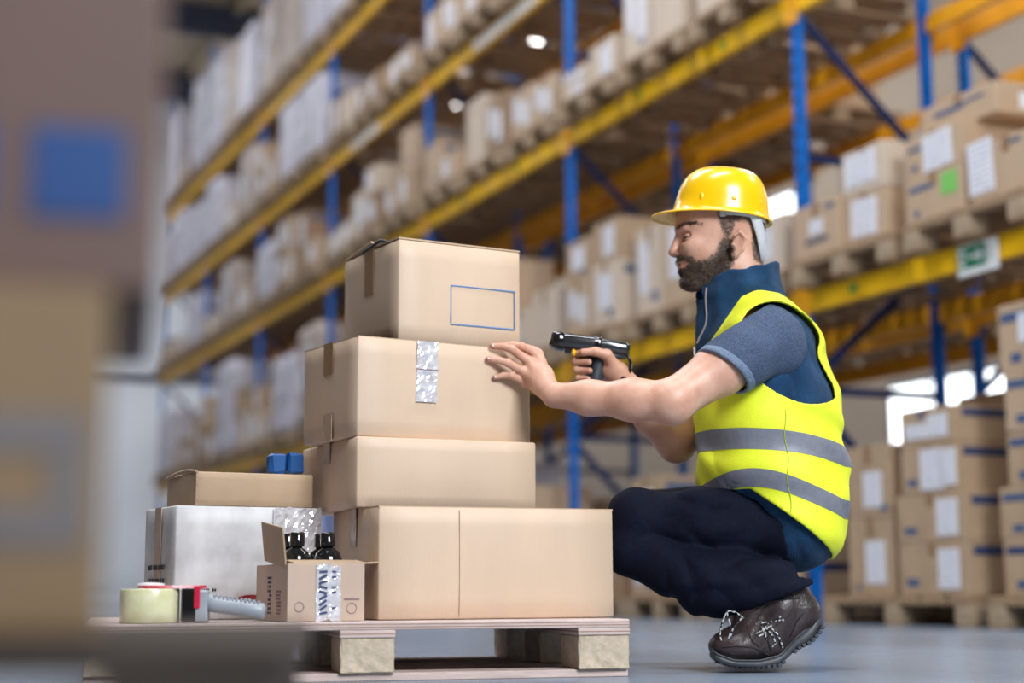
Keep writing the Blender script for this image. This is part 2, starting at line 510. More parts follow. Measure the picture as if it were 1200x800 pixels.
CMESH = {}
def carton_mesh(w, d, h, material):
    key = (round(w, 2), round(d, 2), round(h, 2), material.name)
    if key not in CMESH:
        bm = bmesh.new()
        add_box(bm, 0, 0, h / 2, w, d, h, bevel=0.004)
        # closing seam of the flaps: a slim groove across the top
        me = bpy.data.meshes.new('carton')
        bmesh.ops.recalc_face_normals(bm, faces=bm.faces); bm.to_mesh(me); bm.free(); me.materials.append(material)
        CMESH[key] = me
    return CMESH[key]
UNIT = {}
def unit_plate(material, nm):
    """thin 1 x 1 plate facing -y, scaled per use"""
    if (material.name, nm) not in UNIT:
        bm = bmesh.new(); add_box(bm, 0, 0, 0, 1, 1, 1)
        me = bpy.data.meshes.new(nm); bm.to_mesh(me); bm.free(); me.materials.append(material)
        UNIT[(material.name, nm)] = me
    return UNIT[(material.name, nm)]
def plate(nm, material, parent, x, y, z, sx, sy, sz, ang=0.0):
    o = link_obj(nm, unit_plate(material, nm), parent)
    o.location = (x, y, z); o.scale = (sx, sy, sz)
    if ang: o.rotation_euler = (0, ang, 0)
    return o

def carton(s, n, z, w, d, h, material, label, group, paper=None, prints=(), jit=0.014, tape=True, name='cardboard_box'):
    o = link_obj(name, carton_mesh(w, d, h, material))
    o.location = rackp(s, n + d / 2, z); o.rotation_euler = (0, 0, LX + random.uniform(-jit, jit))
    tag(o, label, 'box', group)
    y = -d / 2 - 0.0012
    if tape:
        plate('packing_tape', TAPE, o, 0, y, h - h * 0.13, 0.05, 0.0016, h * 0.26)
        plate('packing_tape', TAPE, o, 0, 0, h + 0.0012, 0.05, d, 0.0016)
    for p in (paper or ()):
        px, pz, pw, ph = p[:4]
        plate('paper_label', PAPER, o, px * w, y - 0.001, pz * h, pw * w, 0.002, ph * h, p[4] if len(p) > 4 else 0)
    for p in prints:
        px, pz, pw, ph, side = p[:5]
        mm = p[5] if len(p) > 5 else BLUE_PRINT
        if side == 'f': plate('printed_mark', mm, o, px * w, y, pz * h, pw * w, 0.0014, ph * h)
        else: plate('printed_mark', mm, o, w / 2 + 0.001, px * d, pz * h, 0.0014, pw * d, ph * h)
    return o

WMESH = {}
def wrapped(s, n, z, w, d, h, material, label, group, seed=0, papers=1):
    key = (round(w, 2), round(h, 1), material.name, seed % 3)
    if key not in WMESH:
        rnd = random.Random(seed)
        bm = bmesh.new()
        add_box(bm, 0, 0, h / 2, w, d, h)
        bmesh.ops.subdivide_edges(bm, edges=bm.edges[:], cuts=7, use_grid_fill=True)
        for v in bm.verts:
            zz = v.co.z / h
            tie = 0.012 * math.sin(zz * h * 22 + seed)
            k = 1 - 0.03 * zz
            v.co.x = v.co.x * k + (tie + rnd.uniform(-0.008, 0.008)) * (1 if v.co.x > 0 else -1)
            v.co.y = v.co.y * k + (tie + rnd.uniform(-0.008, 0.008)) * (1 if v.co.y > 0 else -1)
            if v.co.z > h * 0.98: v.co.z += rnd.uniform(-0.02, 0.015)
        bmesh.ops.recalc_face_normals(bm, faces=bm.faces)
        me = bpy.data.meshes.new('wrapped_load'); bm.to_mesh(me); bm.free(); me.materials.append(material)
        me.polygons.foreach_set('use_smooth', [True] * len(me.polygons))
        WMESH[key] = me
    o = link_obj('wrapped_load', WMESH[key])
    o.location = rackp(s, n + d / 2, z); o.rotation_euler = (0, 0, LX + random.uniform(-.03, .03))
    tag(o, label, 'load', group)
    for i in range(papers):
        plate('paper_label', PAPER, o, (-0.2 + 0.35 * i) * w, -d / 2 - 0.016, h * (0.45 + 0.2 * (i % 2)), 0.22, 0.002, 0.3)
    return o

rng = random.Random(21)
HEADS = {}
PAPERS = [[(-0.2, .55, .34, .6)], [(0.15, .5, .4, .7)], [(-0.22, .6, .3, .5), (0.2, .45, .32, .5)], [(0.0, .55, .5, .55)], []]
def load(row, k, lv, pos, kind, **kw):
    """pallet and goods at one place of the racks; pos 0 is the place next to the camera-side upright"""
    nf = (RACK_D - 0.12 if row == 1 else ROW2 + 0.02) + rng.uniform(-0.03, 0.03)
    s = S0 + k * BAY + 0.54 + pos * 0.972
    z = 0.001 if lv == 0 else BEAM_Z[lv - 1] + 0.061
    place = '%s%s pallet, %s, %s' % (ROWN[row], POSN[pos], LEVN[lv], BAYN[k])
    put_pallet(s, nf, z, 'wooden pallet, %s%s place, %s, %s' % (ROWN[row], POSN[pos], LEVN[lv], BAYN[k]), 'pallets in the racks')
    z += 0.145
    if kind == 'W':
        h = kw.get('h', rng.uniform(0.75, 1.0))
        mm = WRAP if kw.get('white', rng.random() < 0.62) else WRAP_TAN
        wrapped(s, nf + 0.05, z, 0.84, 1.0, h, mm, '%s wrapped load, %s' % ('white' if mm is WRAP else 'tan', place), 'film-wrapped pallet loads', seed=rng.randint(0, 99), papers=rng.choice((0, 1, 1, 2)))
    elif kind == 'C':
        # columns of cartons along the pallet front
        cols = kw.get('cols', rng.choice((2, 2, 3)))
        wtot = 0.86
        cw = wtot / cols
        hs = kw.get('hs')
        for c in range(cols):
            hh = hs[c] if hs else [rng.uniform(0.26, 0.48) for _ in range(rng.choice((1, 1, 2)))]
            zz = z
            colname = {1: '', 2: ('near column', 'far column')[c] if cols == 2 else '', 3: ('near column', 'middle column', 'far column')[c] if cols == 3 else ''}[cols]
            for r_, h in enumerate(hh):
                w = cw - rng.uniform(0.03, 0.055)
                mm = rng.choice((CARD, CARD, CARD_WARM, CARD_PALE, CARD_DARK)) if 'm' not in kw else kw['m']
                pap = rng.choice(PAPERS)
                x = s - wtot / 2 + cw * (c + 0.5)
                if len(hh) == 1: rowname = 'single'
                else: rowname = 'bottom' if r_ == 0 else ('top' if r_ == len(hh) - 1 else 'middle')
                lab = '%s carton, %s%s, %s' % (rowname, colname, '' if colname else 'stack', place)
                carton(x, nf + 0.03 + rng.uniform(0, 0.04), zz, w, kw.get('d', rng.uniform(0.4, 0.56)), h, mm, lab, 'cartons in the racks', pap,
                       prints=((0.0, .85, .8, .12, 's'), (0.2, .2, .2, .12, 'f')) if rng.random() < 0.5 else ())
                zz += h + 0.002
    elif kind == 'B':
        h = kw.get('h', rng.uniform(0.7, 1.0))
        carton(s, nf + 0.04, z, 0.84, 0.9, h, rng.choice((CARD_DARK, CARD_WARM, CARD_DARK, CARD)), 'big brown bulk carton, ' + place, 'bulk cartons in the rear rack row',
               prints=((0.0, .8, .6, .1, 's', NAVY_PRINT), (0.1, .3, .4, .1, 'f', NAVY_PRINT)), name='bulk_carton')
    return s, nf, z

CONTENT = {
 # (bay, level): three places counted from the camera-side upright
 (0, 0): 'CCC', (0, 2): 'CCC', (0, 1): 'CCC',
 (1, 0): 'CCW', (1, 1): 'CCC', (1, 2): 'CCC', (1, 3): 'CCC',
 (2, 0): 'WWC', (2, 1): 'CWC', (2, 2): 'CCC', (2, 3): 'CCC', (2, 4): 'WWW',
 (3, 0): 'WCW', (3, 1): 'WWC', (3, 2): 'CCW', (3, 3): 'WWC', (3, 4): 'WWW',
 (4, 0): 'WCW', (4, 1): 'CWC', (4, 2): 'CWC', (4, 3): 'WCW', (4, 4): 'WWW',
 (5, 0): 'CWC', (5, 1): 'CCW', (5, 2): 'WCC', (5, 3): 'WWW', (5, 4): 'WCW',
}
HSET = {
 (0, 1, 0): [[0.34], [0.34]], (0, 1, 1): [[0.62], [0.6]], (0, 1, 2): [[0.45, 0.3], [0.4, 0.3]],
 (0, 2, 0): [[0.72], [0.55]], (0, 2, 1): [[0.75], [0.6]], (0, 2, 2): [[0.3], [0.12, 0.1]],
 (1, 2, 0): [[0.36], [0.4]], (1, 2, 1): [[0.5], [0.6]],  (1, 2, 2): [[0.26], [0.45]],
}
for (k, lv), kinds in CONTENT.items():
    for pos, kd in enumerate(kinds):
        hs = HSET.get((k, lv, pos))
        tall = lv in (0, 4) or (lv == 3 and k >= 3)
        if kd == 'W':
            hgt = {0: rng.uniform(0.9, 1.3), 1: rng.uniform(.8, 1.2), 2: rng.uniform(.7, .88), 3: rng.uniform(.7, .95), 4: rng.uniform(1.1, 1.7)}[lv]
            load(1, k, lv, pos, 'W', h=hgt)
        elif hs: load(1, k, lv, pos, 'C', cols=len(hs), hs=hs, **({'m': CARD_PALE} if (k, lv) == (0, 2) else {}))
        else: load(1, k, lv, pos, 'C', cols=2)

# the pallets behind the worker's back, carton by carton
PB = "behind the worker's back"
def named(s, n, z, w, d, h, mm, label, group='cartons behind the worker', **kw):
    return carton(s, n, z, w, d, h, mm, label, group, **kw)
zs = BEAM_Z[0] + 0.061
put_pallet(6.93, RACK_D - 0.12, zs, "wooden pallet on the first shelf close behind the worker's collar", 'pallets in the racks')
put_pallet(5.92, RACK_D - 0.12, zs, 'wooden pallet on the first shelf above the exit sign', 'pallets in the racks')
z1 = zs + 0.146
nF = RACK_D - 0.09
named(7.15, nF, z1, 0.44, 0.5, 0.30, CARD, "carton with small square label, alone on shelf pallet beside the helmet", paper=[(0.0, .55, .3, .28)], prints=((0.3, .86, .2, .08, 'f'), (0.0, .3, .5, .08, 'f', NAVY_PRINT)))
named(6.74, nF + 0.02, z1, 0.36, 0.5, 0.265, CARD, 'lower of two cartons with hanging sheet beside the helmet-side carton', paper=[(0.0, .5, .62, .75, 0.06)])
named(6.74, nF + 0.02, z1 + 0.268, 0.36, 0.5, 0.24, CARD_PALE, 'upper of two cartons with pasted sheet beside the helmet-side carton', paper=[(-0.05, .55, .75, .7)])
a = named(6.15, nF, z1, 0.44, 0.5, 0.225, CARD, 'carton with lime sticker, bottom of stack above the exit sign', prints=((-0.2, .75, .45, .12, 'f'), (-0.3, .2, .08, .16, 'f')))
plate('sticker', LIME_TAG, a, 0.12, -0.2515, 0.15, 0.12, 0.0015, 0.11)
named(6.15, nF + 0.01, z1 + 0.228, 0.44, 0.5, 0.215, CARD, 'carton with tilted white sheet, middle of stack above the exit sign', paper=[(0.08, .5, .5, .86, -0.05)], prints=((-0.32, .7, .24, .1, 'f'), (-0.33, .25, .09, .16, 'f')))
named(6.06, nF + 0.10, z1 + 0.446, 0.56, 0.40, 0.16, CARD, 'long low carton on top of stack above the exit sign', prints=((-0.12, .62, .4, .16, 'f'), (0.2, .7, .3, .1, 'f'), (0.1, .45, .5, .5, 's', SIGN_WHITE), (0.1, .85, .16, .35, 's', NAVY_PRINT)))
named(5.62, nF, z1, 0.52, 0.5, 0.27, CARD, 'wide carton with sheet hung over its edge above the exit sign', paper=[(-0.34, .62, .34, .95, -0.04)], prints=((0.1, .88, .2, .07, 'f'),))

put_pallet(6.68, RACK_D - 0.05, 0.001, 'long wooden pallet on the floor under labelled cartons behind the worker', 'pallets in the racks', kind=1)
put_pallet(5.36, RACK_D - 0.05, 0.001, 'wooden pallet on the floor at the picture edge behind the worker', 'pallets in the racks', kind=1)
zf = 0.147
nG = RACK_D - 0.03
for i, (h, w, lab) in enumerate(((0.255, 0.52, 'lowest'), (0.235, 0.52, 'second'), (0.235, 0.40, 'third'), (0.185, 0.40, 'topmost'))):
    z = zf + sum((0.257, 0.237, 0.237, 0.187)[:i])
    named(6.36, nG + 0.0, z, 0.52 if i < 2 else 0.42, 0.40, h, CARD_WARM, '%s carton of the four-high labelled stack on floor pallet behind the worker' % lab,
          paper=[(0.24, .5, .3, .75)] if i < 2 else ([(0.06, .5, .4, .85), (0.34, .52, .3, .75)] if i == 2 else [(-0.2, .4, .4, .4), (0.2, .5, .36, .6)]),
          prints=((0.0, .83, .8, .18, 's', NAVY_PRINT), (-0.3, .25, .18, .14, 'f')) if i != 3 else ((0.0, .8, .75, .22, 's', NAVY_PRINT), (-0.1, .85, .1, .25, 'f')))
named(6.88, nG + 0.02, zf, 0.38, 0.42, 0.40, CARD_WARM, 'lower tall carton beside the four-high stack behind the worker', paper=[(0.1, .42, .42, .55)], prints=((0.0, .9, .7, .1, 's', NAVY_PRINT), (-0.3, .1, .1, .07, 'f')))
named(6.88, nG + 0.02, zf + 0.402, 0.37, 0.42, 0.37, CARD_WARM, 'upper tall carton beside the four-high stack behind the worker', paper=[(0.1, .38, .42, .5)], prints=((0.0, .9, .7, .1, 's', NAVY_PRINT), (0.35, .12, .14, .1, 'f')))
for i in range(3):
    named(6.9 - i * 0.42, nG + 0.46, zf, 0.4, 0.4, (0.95, 1.02, 0.84)[i], CARD_DARK, '%s dark carton in the second row behind the four-high stack' % ('first', 'second', 'third')[i], group='dark cartons of the second row')
for i, (h, w, dx) in enumerate(((0.255, 0.5, 0), (0.235, 0.5, 0.01), (0.25, 0.44, -0.03), (0.27, 0.44, -0.03), (0.32, 0.46, -0.02))):
    z = zf + sum((0.257, 0.237, 0.252, 0.272)[:i])
    named(5.62 + dx, nG + 0.02, z, w, 0.42, h, CARD_WARM if i < 3 else CARD, '%s carton of the tall stack at the picture edge behind the worker' % ('lowest', 'second', 'third', 'fourth', 'topmost')[i],
          paper=([(0.2, .5, .35, .6)] if i in (0, 1) else [(0.2, .5, .3, .85, 0.06)] if i == 2 else [] if i == 3 else [(0.1, .62, .6, .42)]),
          prints=((-0.2, .8, .5, .14, 'f', NAVY_PRINT if i == 0 else BLUE_PRINT), (-0.25, .2, .16, .14, 'f')))

# rear rack row: fewer goods, seen through the gaps
for (k, lv), kinds in {(-1, 0): 'BBB', (-1, 1): 'B B', (0, 0): 'BBB', (0, 1): 'BCB', (0, 2): '  B', (1, 0): 'BBB', (1, 1): 'BBB', (1, 2): 'BCB', (2, 0): 'BBB', (2, 1): 'BBB', (2, 2): 'BBB',
                       (3, 1): 'BBB', (3, 2): 'WB ', (4, 1): 'BBB', (4, 2): 'BB '}.items():
    for pos, kd in enumerate(kinds):
        if kd != ' ': load(2, k, lv, pos, kd, **({'cols': 2} if kd == 'C' else {'h': rng.uniform(.6, .95)}))
# ------------------------------------------------------------------ near pallet
PT = 0.124                                 # its top
PA = math.radians(14)
pal = empty('near_pallet')
PALLET_W, PALLET_L = 1.15, 0.80
pc = Vector((0.2535, 3.527, 0))            # front corner beside the worker
pal.name = 'wooden_pallet'
pal.location = pc; pal.rotation_euler = (0, 0, PA)
tag(pal, 'worn plywood-topped pallet under the open stack of cartons in front of the worker', 'pallet')
dt = 0.018
bm = bmesh.new(); add_box(bm, -PALLET_W / 2, PALLET_L / 2, PT - dt / 2, PALLET_W, PALLET_L, dt, bevel=0.002)
deck = bm_obj('deck', bm, PLY, pal)
for zz in (PT - 0.006, PT - 0.012):
    box_obj('glue_line', (-PALLET_W / 2, PALLET_L / 2, zz), (PALLET_W + 0.0012, PALLET_L + 0.0012, 0.0016), PLY_DARK, deck)
for i in range(3):
    x = -0.058 - i * (PALLET_W - 0.116) / 2
    q = box_obj('cross_board', (x, PALLET_L / 2, PT - dt - 0.008), (0.118, PALLET_L, 0.016), PLY, pal, 0.002)
    box_obj('glue_line', (x, PALLET_L / 2, PT - dt - 0.008), (0.119, PALLET_L + 0.001, 0.002), PLY_DARK, q)
bz = PT - dt - 0.016 - 0.017
bm = bmesh.new(); add_box(bm, 0, 0, 0, 0.114, 0.145, bz, bevel=0.003)
bmesh.ops.subdivide_edges(bm, edges=bm.edges[:], cuts=3, use_grid_fill=True)
rr = random.Random(3)
for v in bm.verts: v.co += Vector((rr.uniform(-1, 1), rr.uniform(-1, 1), 0)) * 0.0016
blk = None
for i in range(3):
    for j in range(3):
        x = -0.058 - i * (PALLET_W - 0.116) / 2; y = 0.075 + j * (PALLET_L - 0.15) / 2
        if blk is None:
            o = bm_obj('block', bm, CHIP, pal); blk = o.data
        else: o = link_obj('block', blk, pal)
        o.location = (x, y, 0.017 + bz / 2)
for j in range(3):
    y = 0.075 + j * (PALLET_L - 0.15) / 2
    box_obj('bottom_board', (-PALLET_W / 2, y, 0.0085), (PALLET_W, 0.12, 0.017), PLY, pal, 0.002)

# ------------------------------------------------------------------ cartons on the near pallet
def near_box(name, px, py, Y, ang, w, d, z0, z1, material, label, group=None):
    p = at(px, py, Y)
    r = empty(name, (p.x, p.y, z0), math.radians(ang))     # local origin = front-left bottom corner
    h = z1 - z0
    bm = bmesh.new()
    t = 0.0045
    add_box(bm, w / 2, d / 2, h / 2, w, d, h, bevel=0.0035)
    bmesh.ops.subdivide_edges(bm, edges=[e for e in bm.edges if e.calc_length() > 0.05], cuts=5, use_grid_fill=True)
    rr = random.Random(int(px))
    for v in bm.verts:                       # slight bulge and dents of used cartons
        fx = math.sin(math.pi * min(1, max(0, v.co.x / w))); fz = math.sin(math.pi * min(1, max(0, v.co.z / h))); fy = math.sin(math.pi * min(1, max(0, v.co.y / d)))
        if v.co.y < 0.001: v.co.y -= 0.003 * fx * fz + rr.uniform(0, 0.0012) * fx * fz
        if v.co.x < 0.001: v.co.x -= 0.003 * fy * fz
    for f in bm.faces: f.smooth = True
    bm_obj('carton_body', bm, material, r)
    tag(r, label, 'box', group)
    return r, w, d, h

G = 'cartons stacked on the near pallet'
Z4, Z3, Z2, Z1 = 0.3703, 0.531, 0.7615, 1.0037
b4, w4, d4, h4 = near_box('cardboard_box', 443, 720, 3.47, 22, 0.561, 0.365, PT + 0.001, Z4, NEAR_CARD, 'widest plain carton, bottom of the four stacked beside the worker\'s knee', G)
b3, w3, d3, h3 = near_box('cardboard_box', 418, 550, 3.567, 25, 0.446, 0.40, Z4 + 0.001, Z3, NEAR_CARD, 'low plain carton, second from bottom in the stack by the worker', G)
b2, w2, d2, h2 = near_box('cardboard_box', 419, 450, 3.576, 32, 0.464, 0.29, Z3 + 0.001, Z2, NEAR_CARD, 'carton with shiny tape patch that the worker\'s hand touches', G)
b1, w1, d1, h1 = near_box('cardboard_box', 467, 340, 3.66, 30, 0.329, 0.31, Z2 + 0.001, Z1, NEAR_CARD, 'topmost carton of the stack, with a printed blue rectangle outline', G)

def flap_pair(r, w, d, h, lift):
    """closed top flaps meeting in the middle, one lifted a little at its outer corner"""
    for j, (y0, y1, lf) in enumerate(((0.001, d / 2 - 0.0015, lift[0]), (d / 2 + 0.0015, d - 0.001, lift[1]))):
        bm = bmesh.new()
        n = 8
        a = []; b_ = []
        for i in range(n + 1):
            x = w * i / n
            k = max(0, 1 - i / n * 2.2) ** 2
            top = h + 0.0005
            inner = y1 if j == 0 else y0
            outer = y0 if j == 0 else y1
            a.append((x, outer, top)); b_.append((x, inner, top + lf * k))
        lo = [[bm.verts.new(p) for p in a], [bm.verts.new(p) for p in b_]]
        hi = [[bm.verts.new((p[0], p[1], p[2] + 0.004)) for p in a], [bm.verts.new((p[0], p[1], p[2] + 0.004)) for p in b_]]
        for i in range(n):
            bm.faces.new((hi[0][i], hi[0][i + 1], hi[1][i + 1], hi[1][i]))
            bm.faces.new((lo[0][i], lo[1][i], lo[1][i + 1], lo[0][i + 1]))
            bm.faces.new((lo[0][i], lo[0][i + 1], hi[0][i + 1], hi[0][i]))
            bm.faces.new((lo[1][i], hi[1][i], hi[1][i + 1], lo[1][i + 1]))
        for i in (0, n):
            bm.faces.new((lo[0][i], hi[0][i], hi[1][i], lo[1][i]))
        bm_obj('top_flap', bm, CARD, r)

def left_tape(r, d, h, mm, length, sink=0.0):
    # tape from the seam over the left end
    bm = bmesh.new(); add_box(bm, -0.0045, d / 2, h - length / 2, 0.0015, 0.048, length)
    bm_obj('packing_tape', bm, mm, r)
flap_pair(b4, w4, d4, h4 - 0.0045, (0.0, 0.0)); left_tape(b4, d4, h4, TAPE_CLEAR, 0.085)
left_tape(b3, d3, h3, TAPE_CLEAR, 0.05)
flap_pair(b2, w2, d2, h2 - 0.0045, (0.0, 0.0)); left_tape(b2, d2, h2, TAPE, 0.075)
flap_pair(b1, w1, d1, h1, (0.006, 0.02)); left_tape(b1, d1, h1, TAPE, 0.11)
box_obj('tape_end', (-0.0055, d2 / 2, 0.03), (0.0015, 0.048, 0.06), TAPE_CLEAR, b2)
box_obj('seam_crease', (0.33 * w4, -0.0045, h4 * 0.5), (0.0014, 0.0012, h4 * 0.94), mat('pressed_crease', (0.50, 0.37, 0.26), 0.6), b4)
# folded liner standing out of the top carton
bm = bmesh.new()
add_tube(bm, bezier([(0.005, 0.07, h1 + 0.005), (-0.004, 0.09, h1 + 0.012), (-0.006, 0.14, h1 + 0.006), (0.0, 0.2, h1 + 0.004)], 6), 0.004, 6)
bm_obj('torn_edge', bm, BLACK_PRINT, b1)
# blue outline
x0, x1, z0, z1 = 0.415 * w1, 0.945 * w1, 0.135, 0.135
t = 0.0026
fz0, fz1 = h1 * 0.20, h1 * 0.585
for nm, c, s in (('printed_line', ((x0 + x1) / 2, 0, fz0), (x1 - x0, .0012, t)), ('printed_line', ((x0 + x1) / 2, 0, fz1), (x1 - x0, .0012, t)),
                 ('printed_line', (x0, 0, (fz0 + fz1) / 2), (t, .0012, fz1 - fz0)), ('printed_line', (x1, 0, (fz0 + fz1) / 2), (t, .0012, fz1 - fz0))):
    box_obj(nm, (c[0], -0.0042, c[2]), s, mat('blue_outline_ink', (0.06, 0.20, 0.48), 0.6), b1)
# crinkled tape patch on the second carton
bm = bmesh.new()
rr = random.Random(5)
pw, ph, nx, nz = 0.054, 0.142, 7, 18
g = [[bm.verts.new((0.375 * w2 + pw * (i / nx - .5) + 0.004 * (j / nz), -0.0065 - rr.uniform(0, 0.0022), h2 - 0.002 - ph * (1 - j / nz))) for i in range(nx + 1)] for j in range(nz + 1)]
for j in range(nz):
    for i in range(nx): bm.faces.new((g[j][i], g[j][i + 1], g[j + 1][i + 1], g[j + 1][i]))
r_ = bmesh.ops.extrude_face_region(bm, geom=bm.faces[:])
for v in [e for e in r_['geom'] if isinstance(e, bmesh.types.BMVert)]: v.co.y = -0.002
bm_obj('tape_patch', bm, TAPE_SHINY, b2)
box_obj('tape_edge', (0.375 * w2 + 0.002, -0.0088, h2 - 0.068), (0.056, 0.001, 0.002), PALE_PRINT, b2)

# white carton with clear film at its end, and the open brown carton on it
WZ = 0.3795
wb, ww, wd, wh = near_box('white_carton', 205, 650, 3.60, 29, 0.348, 0.24, PT + 0.001, WZ, WHITE_CARD, 'scuffed white carton under the open brown carton, behind the tape dispenser')
def crumple(r, x0, x1, y, z0, z1, amp, nm, mm, nx=10, nz=14, seed=1):
    rr = random.Random(seed); bm = bmesh.new()
    g = [[bm.verts.new((x0 + (x1 - x0) * i / nx, y - rr.uniform(0, amp), z0 + (z1 - z0) * j / nz + rr.uniform(-.004, .004))) for i in range(nx + 1)] for j in range(nz + 1)]
    for j in range(nz):
        for i in range(nx): bm.faces.new((g[j][i], g[j][i + 1], g[j + 1][i + 1], g[j + 1][i]))
    r_ = bmesh.ops.extrude_face_region(bm, geom=bm.faces[:])
    for v in [e for e in r_['geom'] if isinstance(e, bmesh.types.BMVert)]: v.co.y = y + 0.001
    bm_obj(nm, bm, mm, r)
crumple(wb, ww * 0.66, ww * 0.995, -0.0045, wh * 0.55, wh - 0.002, 0.006, 'clear_film', TAPE_SHINY, 12, 8)
crumple(wb, ww * 0.35, ww * 0.8, -0.0035, wh * 0.18, wh * 0.2, 0.002, 'printed_mark', mat('red_print', (0.35, 0.03, 0.05), 0.5), 10, 1, 3)
def scribble(r, face, x0, x1, z0, z1, rows, mm, seed, nm='printed_text', y=-0.0042, d=None):
    """rows of small printed dashes standing for lettering too small to read"""
    rr = random.Random(seed); bm = bmesh.new()
    for q in range(rows):
        z = z1 - (q + 0.5) * (z1 - z0) / rows; x = x0
        hh = (z1 - z0) / rows * 0.55
        while x < x1 - 0.003:
            w_ = rr.uniform(0.0025, 0.006)
            if rr.random() < 0.78:
                if face == 'f': add_box(bm, x + w_ / 2, y, z, w_, 0.0008, hh)
                else: add_box(bm, y, x + w_ / 2, z, 0.0008, w_, hh)
            x += w_ + 0.0015
    return bm_obj(nm, bm, mm, r)
scribble(wb, 'f', 0.01, 0.10, wh * .24, wh * .28, 1, BLACK_PRINT, 2)
left_tape(wb, wd, wh, TAPE_CLEAR, 0.19)
for q, (za, zb) in enumerate(((.42, .50), (.30, .38), (.04, .26))):
    scribble(wb, 'l', wd * (.25 if q < 2 else .42), wd * (.8 if q < 2 else .62), wh * za, wh * zb, 1 if q < 2 else 5, BLACK_PRINT, 9 + q, y=-0.0058)
bb, wbb, dbb, hbb = near_box('open_carton', 230, 570, 3.63, 29, 0.285, 0.225, WZ + 0.001, 0.458, CARD_WARM, 'brown carton with ragged open top lying on the white carton')
bm = bmesh.new()
add_tube(bm, bezier([(0.0, 0.0, hbb), (0.002, 0.08, hbb + 0.006), (-0.003, 0.15, hbb + 0.002), (0.0, dbb, hbb - 0.004)], 8), 0.004, 6)
bm_obj('torn_edge', bm, CARD_EDGE, bb)
box_obj('corner_edge', (0.0, -0.003, hbb * .5), (0.004, 0.003, hbb * .98), CARD_EDGE, bb)
# blue bag sticking out behind
bm = bmesh.new()
rr = random.Random(8)
p = Vector((-0.540, 3.795, 0.458 + 0.0275))
for dx, dz in ((-0.0225, 0.0), (0.0225, 0.003)):
    vs = add_box(bm, dx, 0, dz, 0.042, 0.03, 0.05, bevel=0.006)
    for v in vs: v.co += Vector((rr.uniform(-.003, .003), rr.uniform(-.003, .003), rr.uniform(-.003, .003)))
bl = bm_obj('blue_packets', bm, mat('blue_plastic', (0.006, 0.075, 0.26), 0.4), None)
bl.location = p; bl.rotation_euler = (0, 0, math.radians(29))
tag(bl, 'pair of blue plastic packets lying on the brown carton beside the carton stack', 'packet')

# small open box with flaps, black bottles inside
sb = empty('open_box', (0, 0, PT + 0.001), math.radians(25))
p = at(337, 690, 3.364); sb.location = (p.x, p.y, PT + 0.001)
tag(sb, 'small open parcel box with one flap standing up, at the pallet\'s front edge', 'box')
sw, sd, sh, t = 0.17, 0.235, 0.1195, 0.004
for nm, c, s in (('front_wall', (sw / 2, t / 2, sh / 2), (sw, t, sh)), ('back_wall', (sw / 2, sd - t / 2, sh / 2), (sw, t, sh)),
                 ('side_wall', (t / 2, sd / 2, sh / 2), (t, sd - 2 * t - .0004, sh)), ('side_wall', (sw - t / 2, sd / 2, sh / 2), (t, sd - 2 * t - .0004, sh)),
                 ('bottom', (sw / 2, sd / 2, t / 2), (sw - 2 * t - .0004, sd - 2 * t - .0004, t))):
    box_obj(nm, c, s, mat("pinkish_kraft", (0.50, 0.37, 0.29), 0.6, 0.06, 9), sb, 0.0008)
box_obj('standing_flap', (-0.006, 0.055 + 0.03, sh + 0.042), (t, 0.15, 0.086), CARD_WARM, sb, 0.0008, rot=Matrix.Rotation(-0.14, 3, 'Y') @ Matrix.Rotation(0.12, 3, 'X'))
box_obj('side_flap', (sw + 0.013, 0.075, sh + 0.002), (0.050, 0.13, t), CARD_WARM, sb, 0.0008, rot=Matrix.Rotation(-0.06, 3, 'Y'))
box_obj('front_flap', (sw * .55, 0.03, sh + 0.004), (sw * .95, 0.055, t), CARD_WARM, sb, 0.0008, rot=Matrix.Rotation(0.12, 3, 'X'))
crumple(sb, sw * .36, sw * .68, -0.001, 0.002, sh - 0.002, 0.0022, 'shiny_tape', TAPE_SHINY, 6, 12, 4)
rr = random.Random(12)
bm = bmesh.new()
for q in range(9):     # slanted lettering running down the tape
    z = sh * (.86 - q * .09)
    add_box(bm, sw * .45, -0.0042, z, 0.018, 0.001, 0.005, rot=Matrix.Rotation(rr.uniform(-.7, .7), 3, 'Y'))
    if rr.random() < .7: add_box(bm, sw * .59, -0.0042, z, 0.009, 0.001, 0.0035, rot=Matrix.Rotation(rr.uniform(-.4, .4), 3, 'Y'))
bm_obj('tape_lettering', bm, NAVY_PRINT, sb)
box_obj('printed_bar', (sw * .83, -0.0008, sh * .38), (0.034, 0.0012, 0.003), PALE_PRINT, sb)
def ring_print(r, x, z, rad, face='f', y=-0.0008):
    bm = bmesh.new()
    pts = [((x + rad * math.cos(a), y, z + rad * math.sin(a)) if face == 'f' else (y, x + rad * math.cos(a), z + rad * math.sin(a))) for a in [i * math.pi / 9 for i in range(19)]]
    add_tube(bm, pts, 0.0008, 4, False)
    bm_obj('printed_ring', bm, PALE_PRINT, r)
ring_print(sb, sw * .83, sh * .22, 0.011); ring_print(sb, sw * .15, sh * .25, 0.010)
scribble(sb, 'l', sd * .5, sd * .62, sh * .1, sh * .8, 9, NAVY_PRINT, 31, y=-0.0008)
scribble(sb, 'l', sd * .2, sd * .34, sh * .1, sh * .55, 7, PALE_PRINT, 33, y=-0.0008)
BLACK_PLASTIC = mat('black_gloss_plastic', (0.006, 0.007, 0.008), 0.12, 0.1, 8, coat=0.6)
c0 = sb.matrix_basis
bot = None
R25 = Matrix.Rotation(math.radians(25), 4, 'Z')
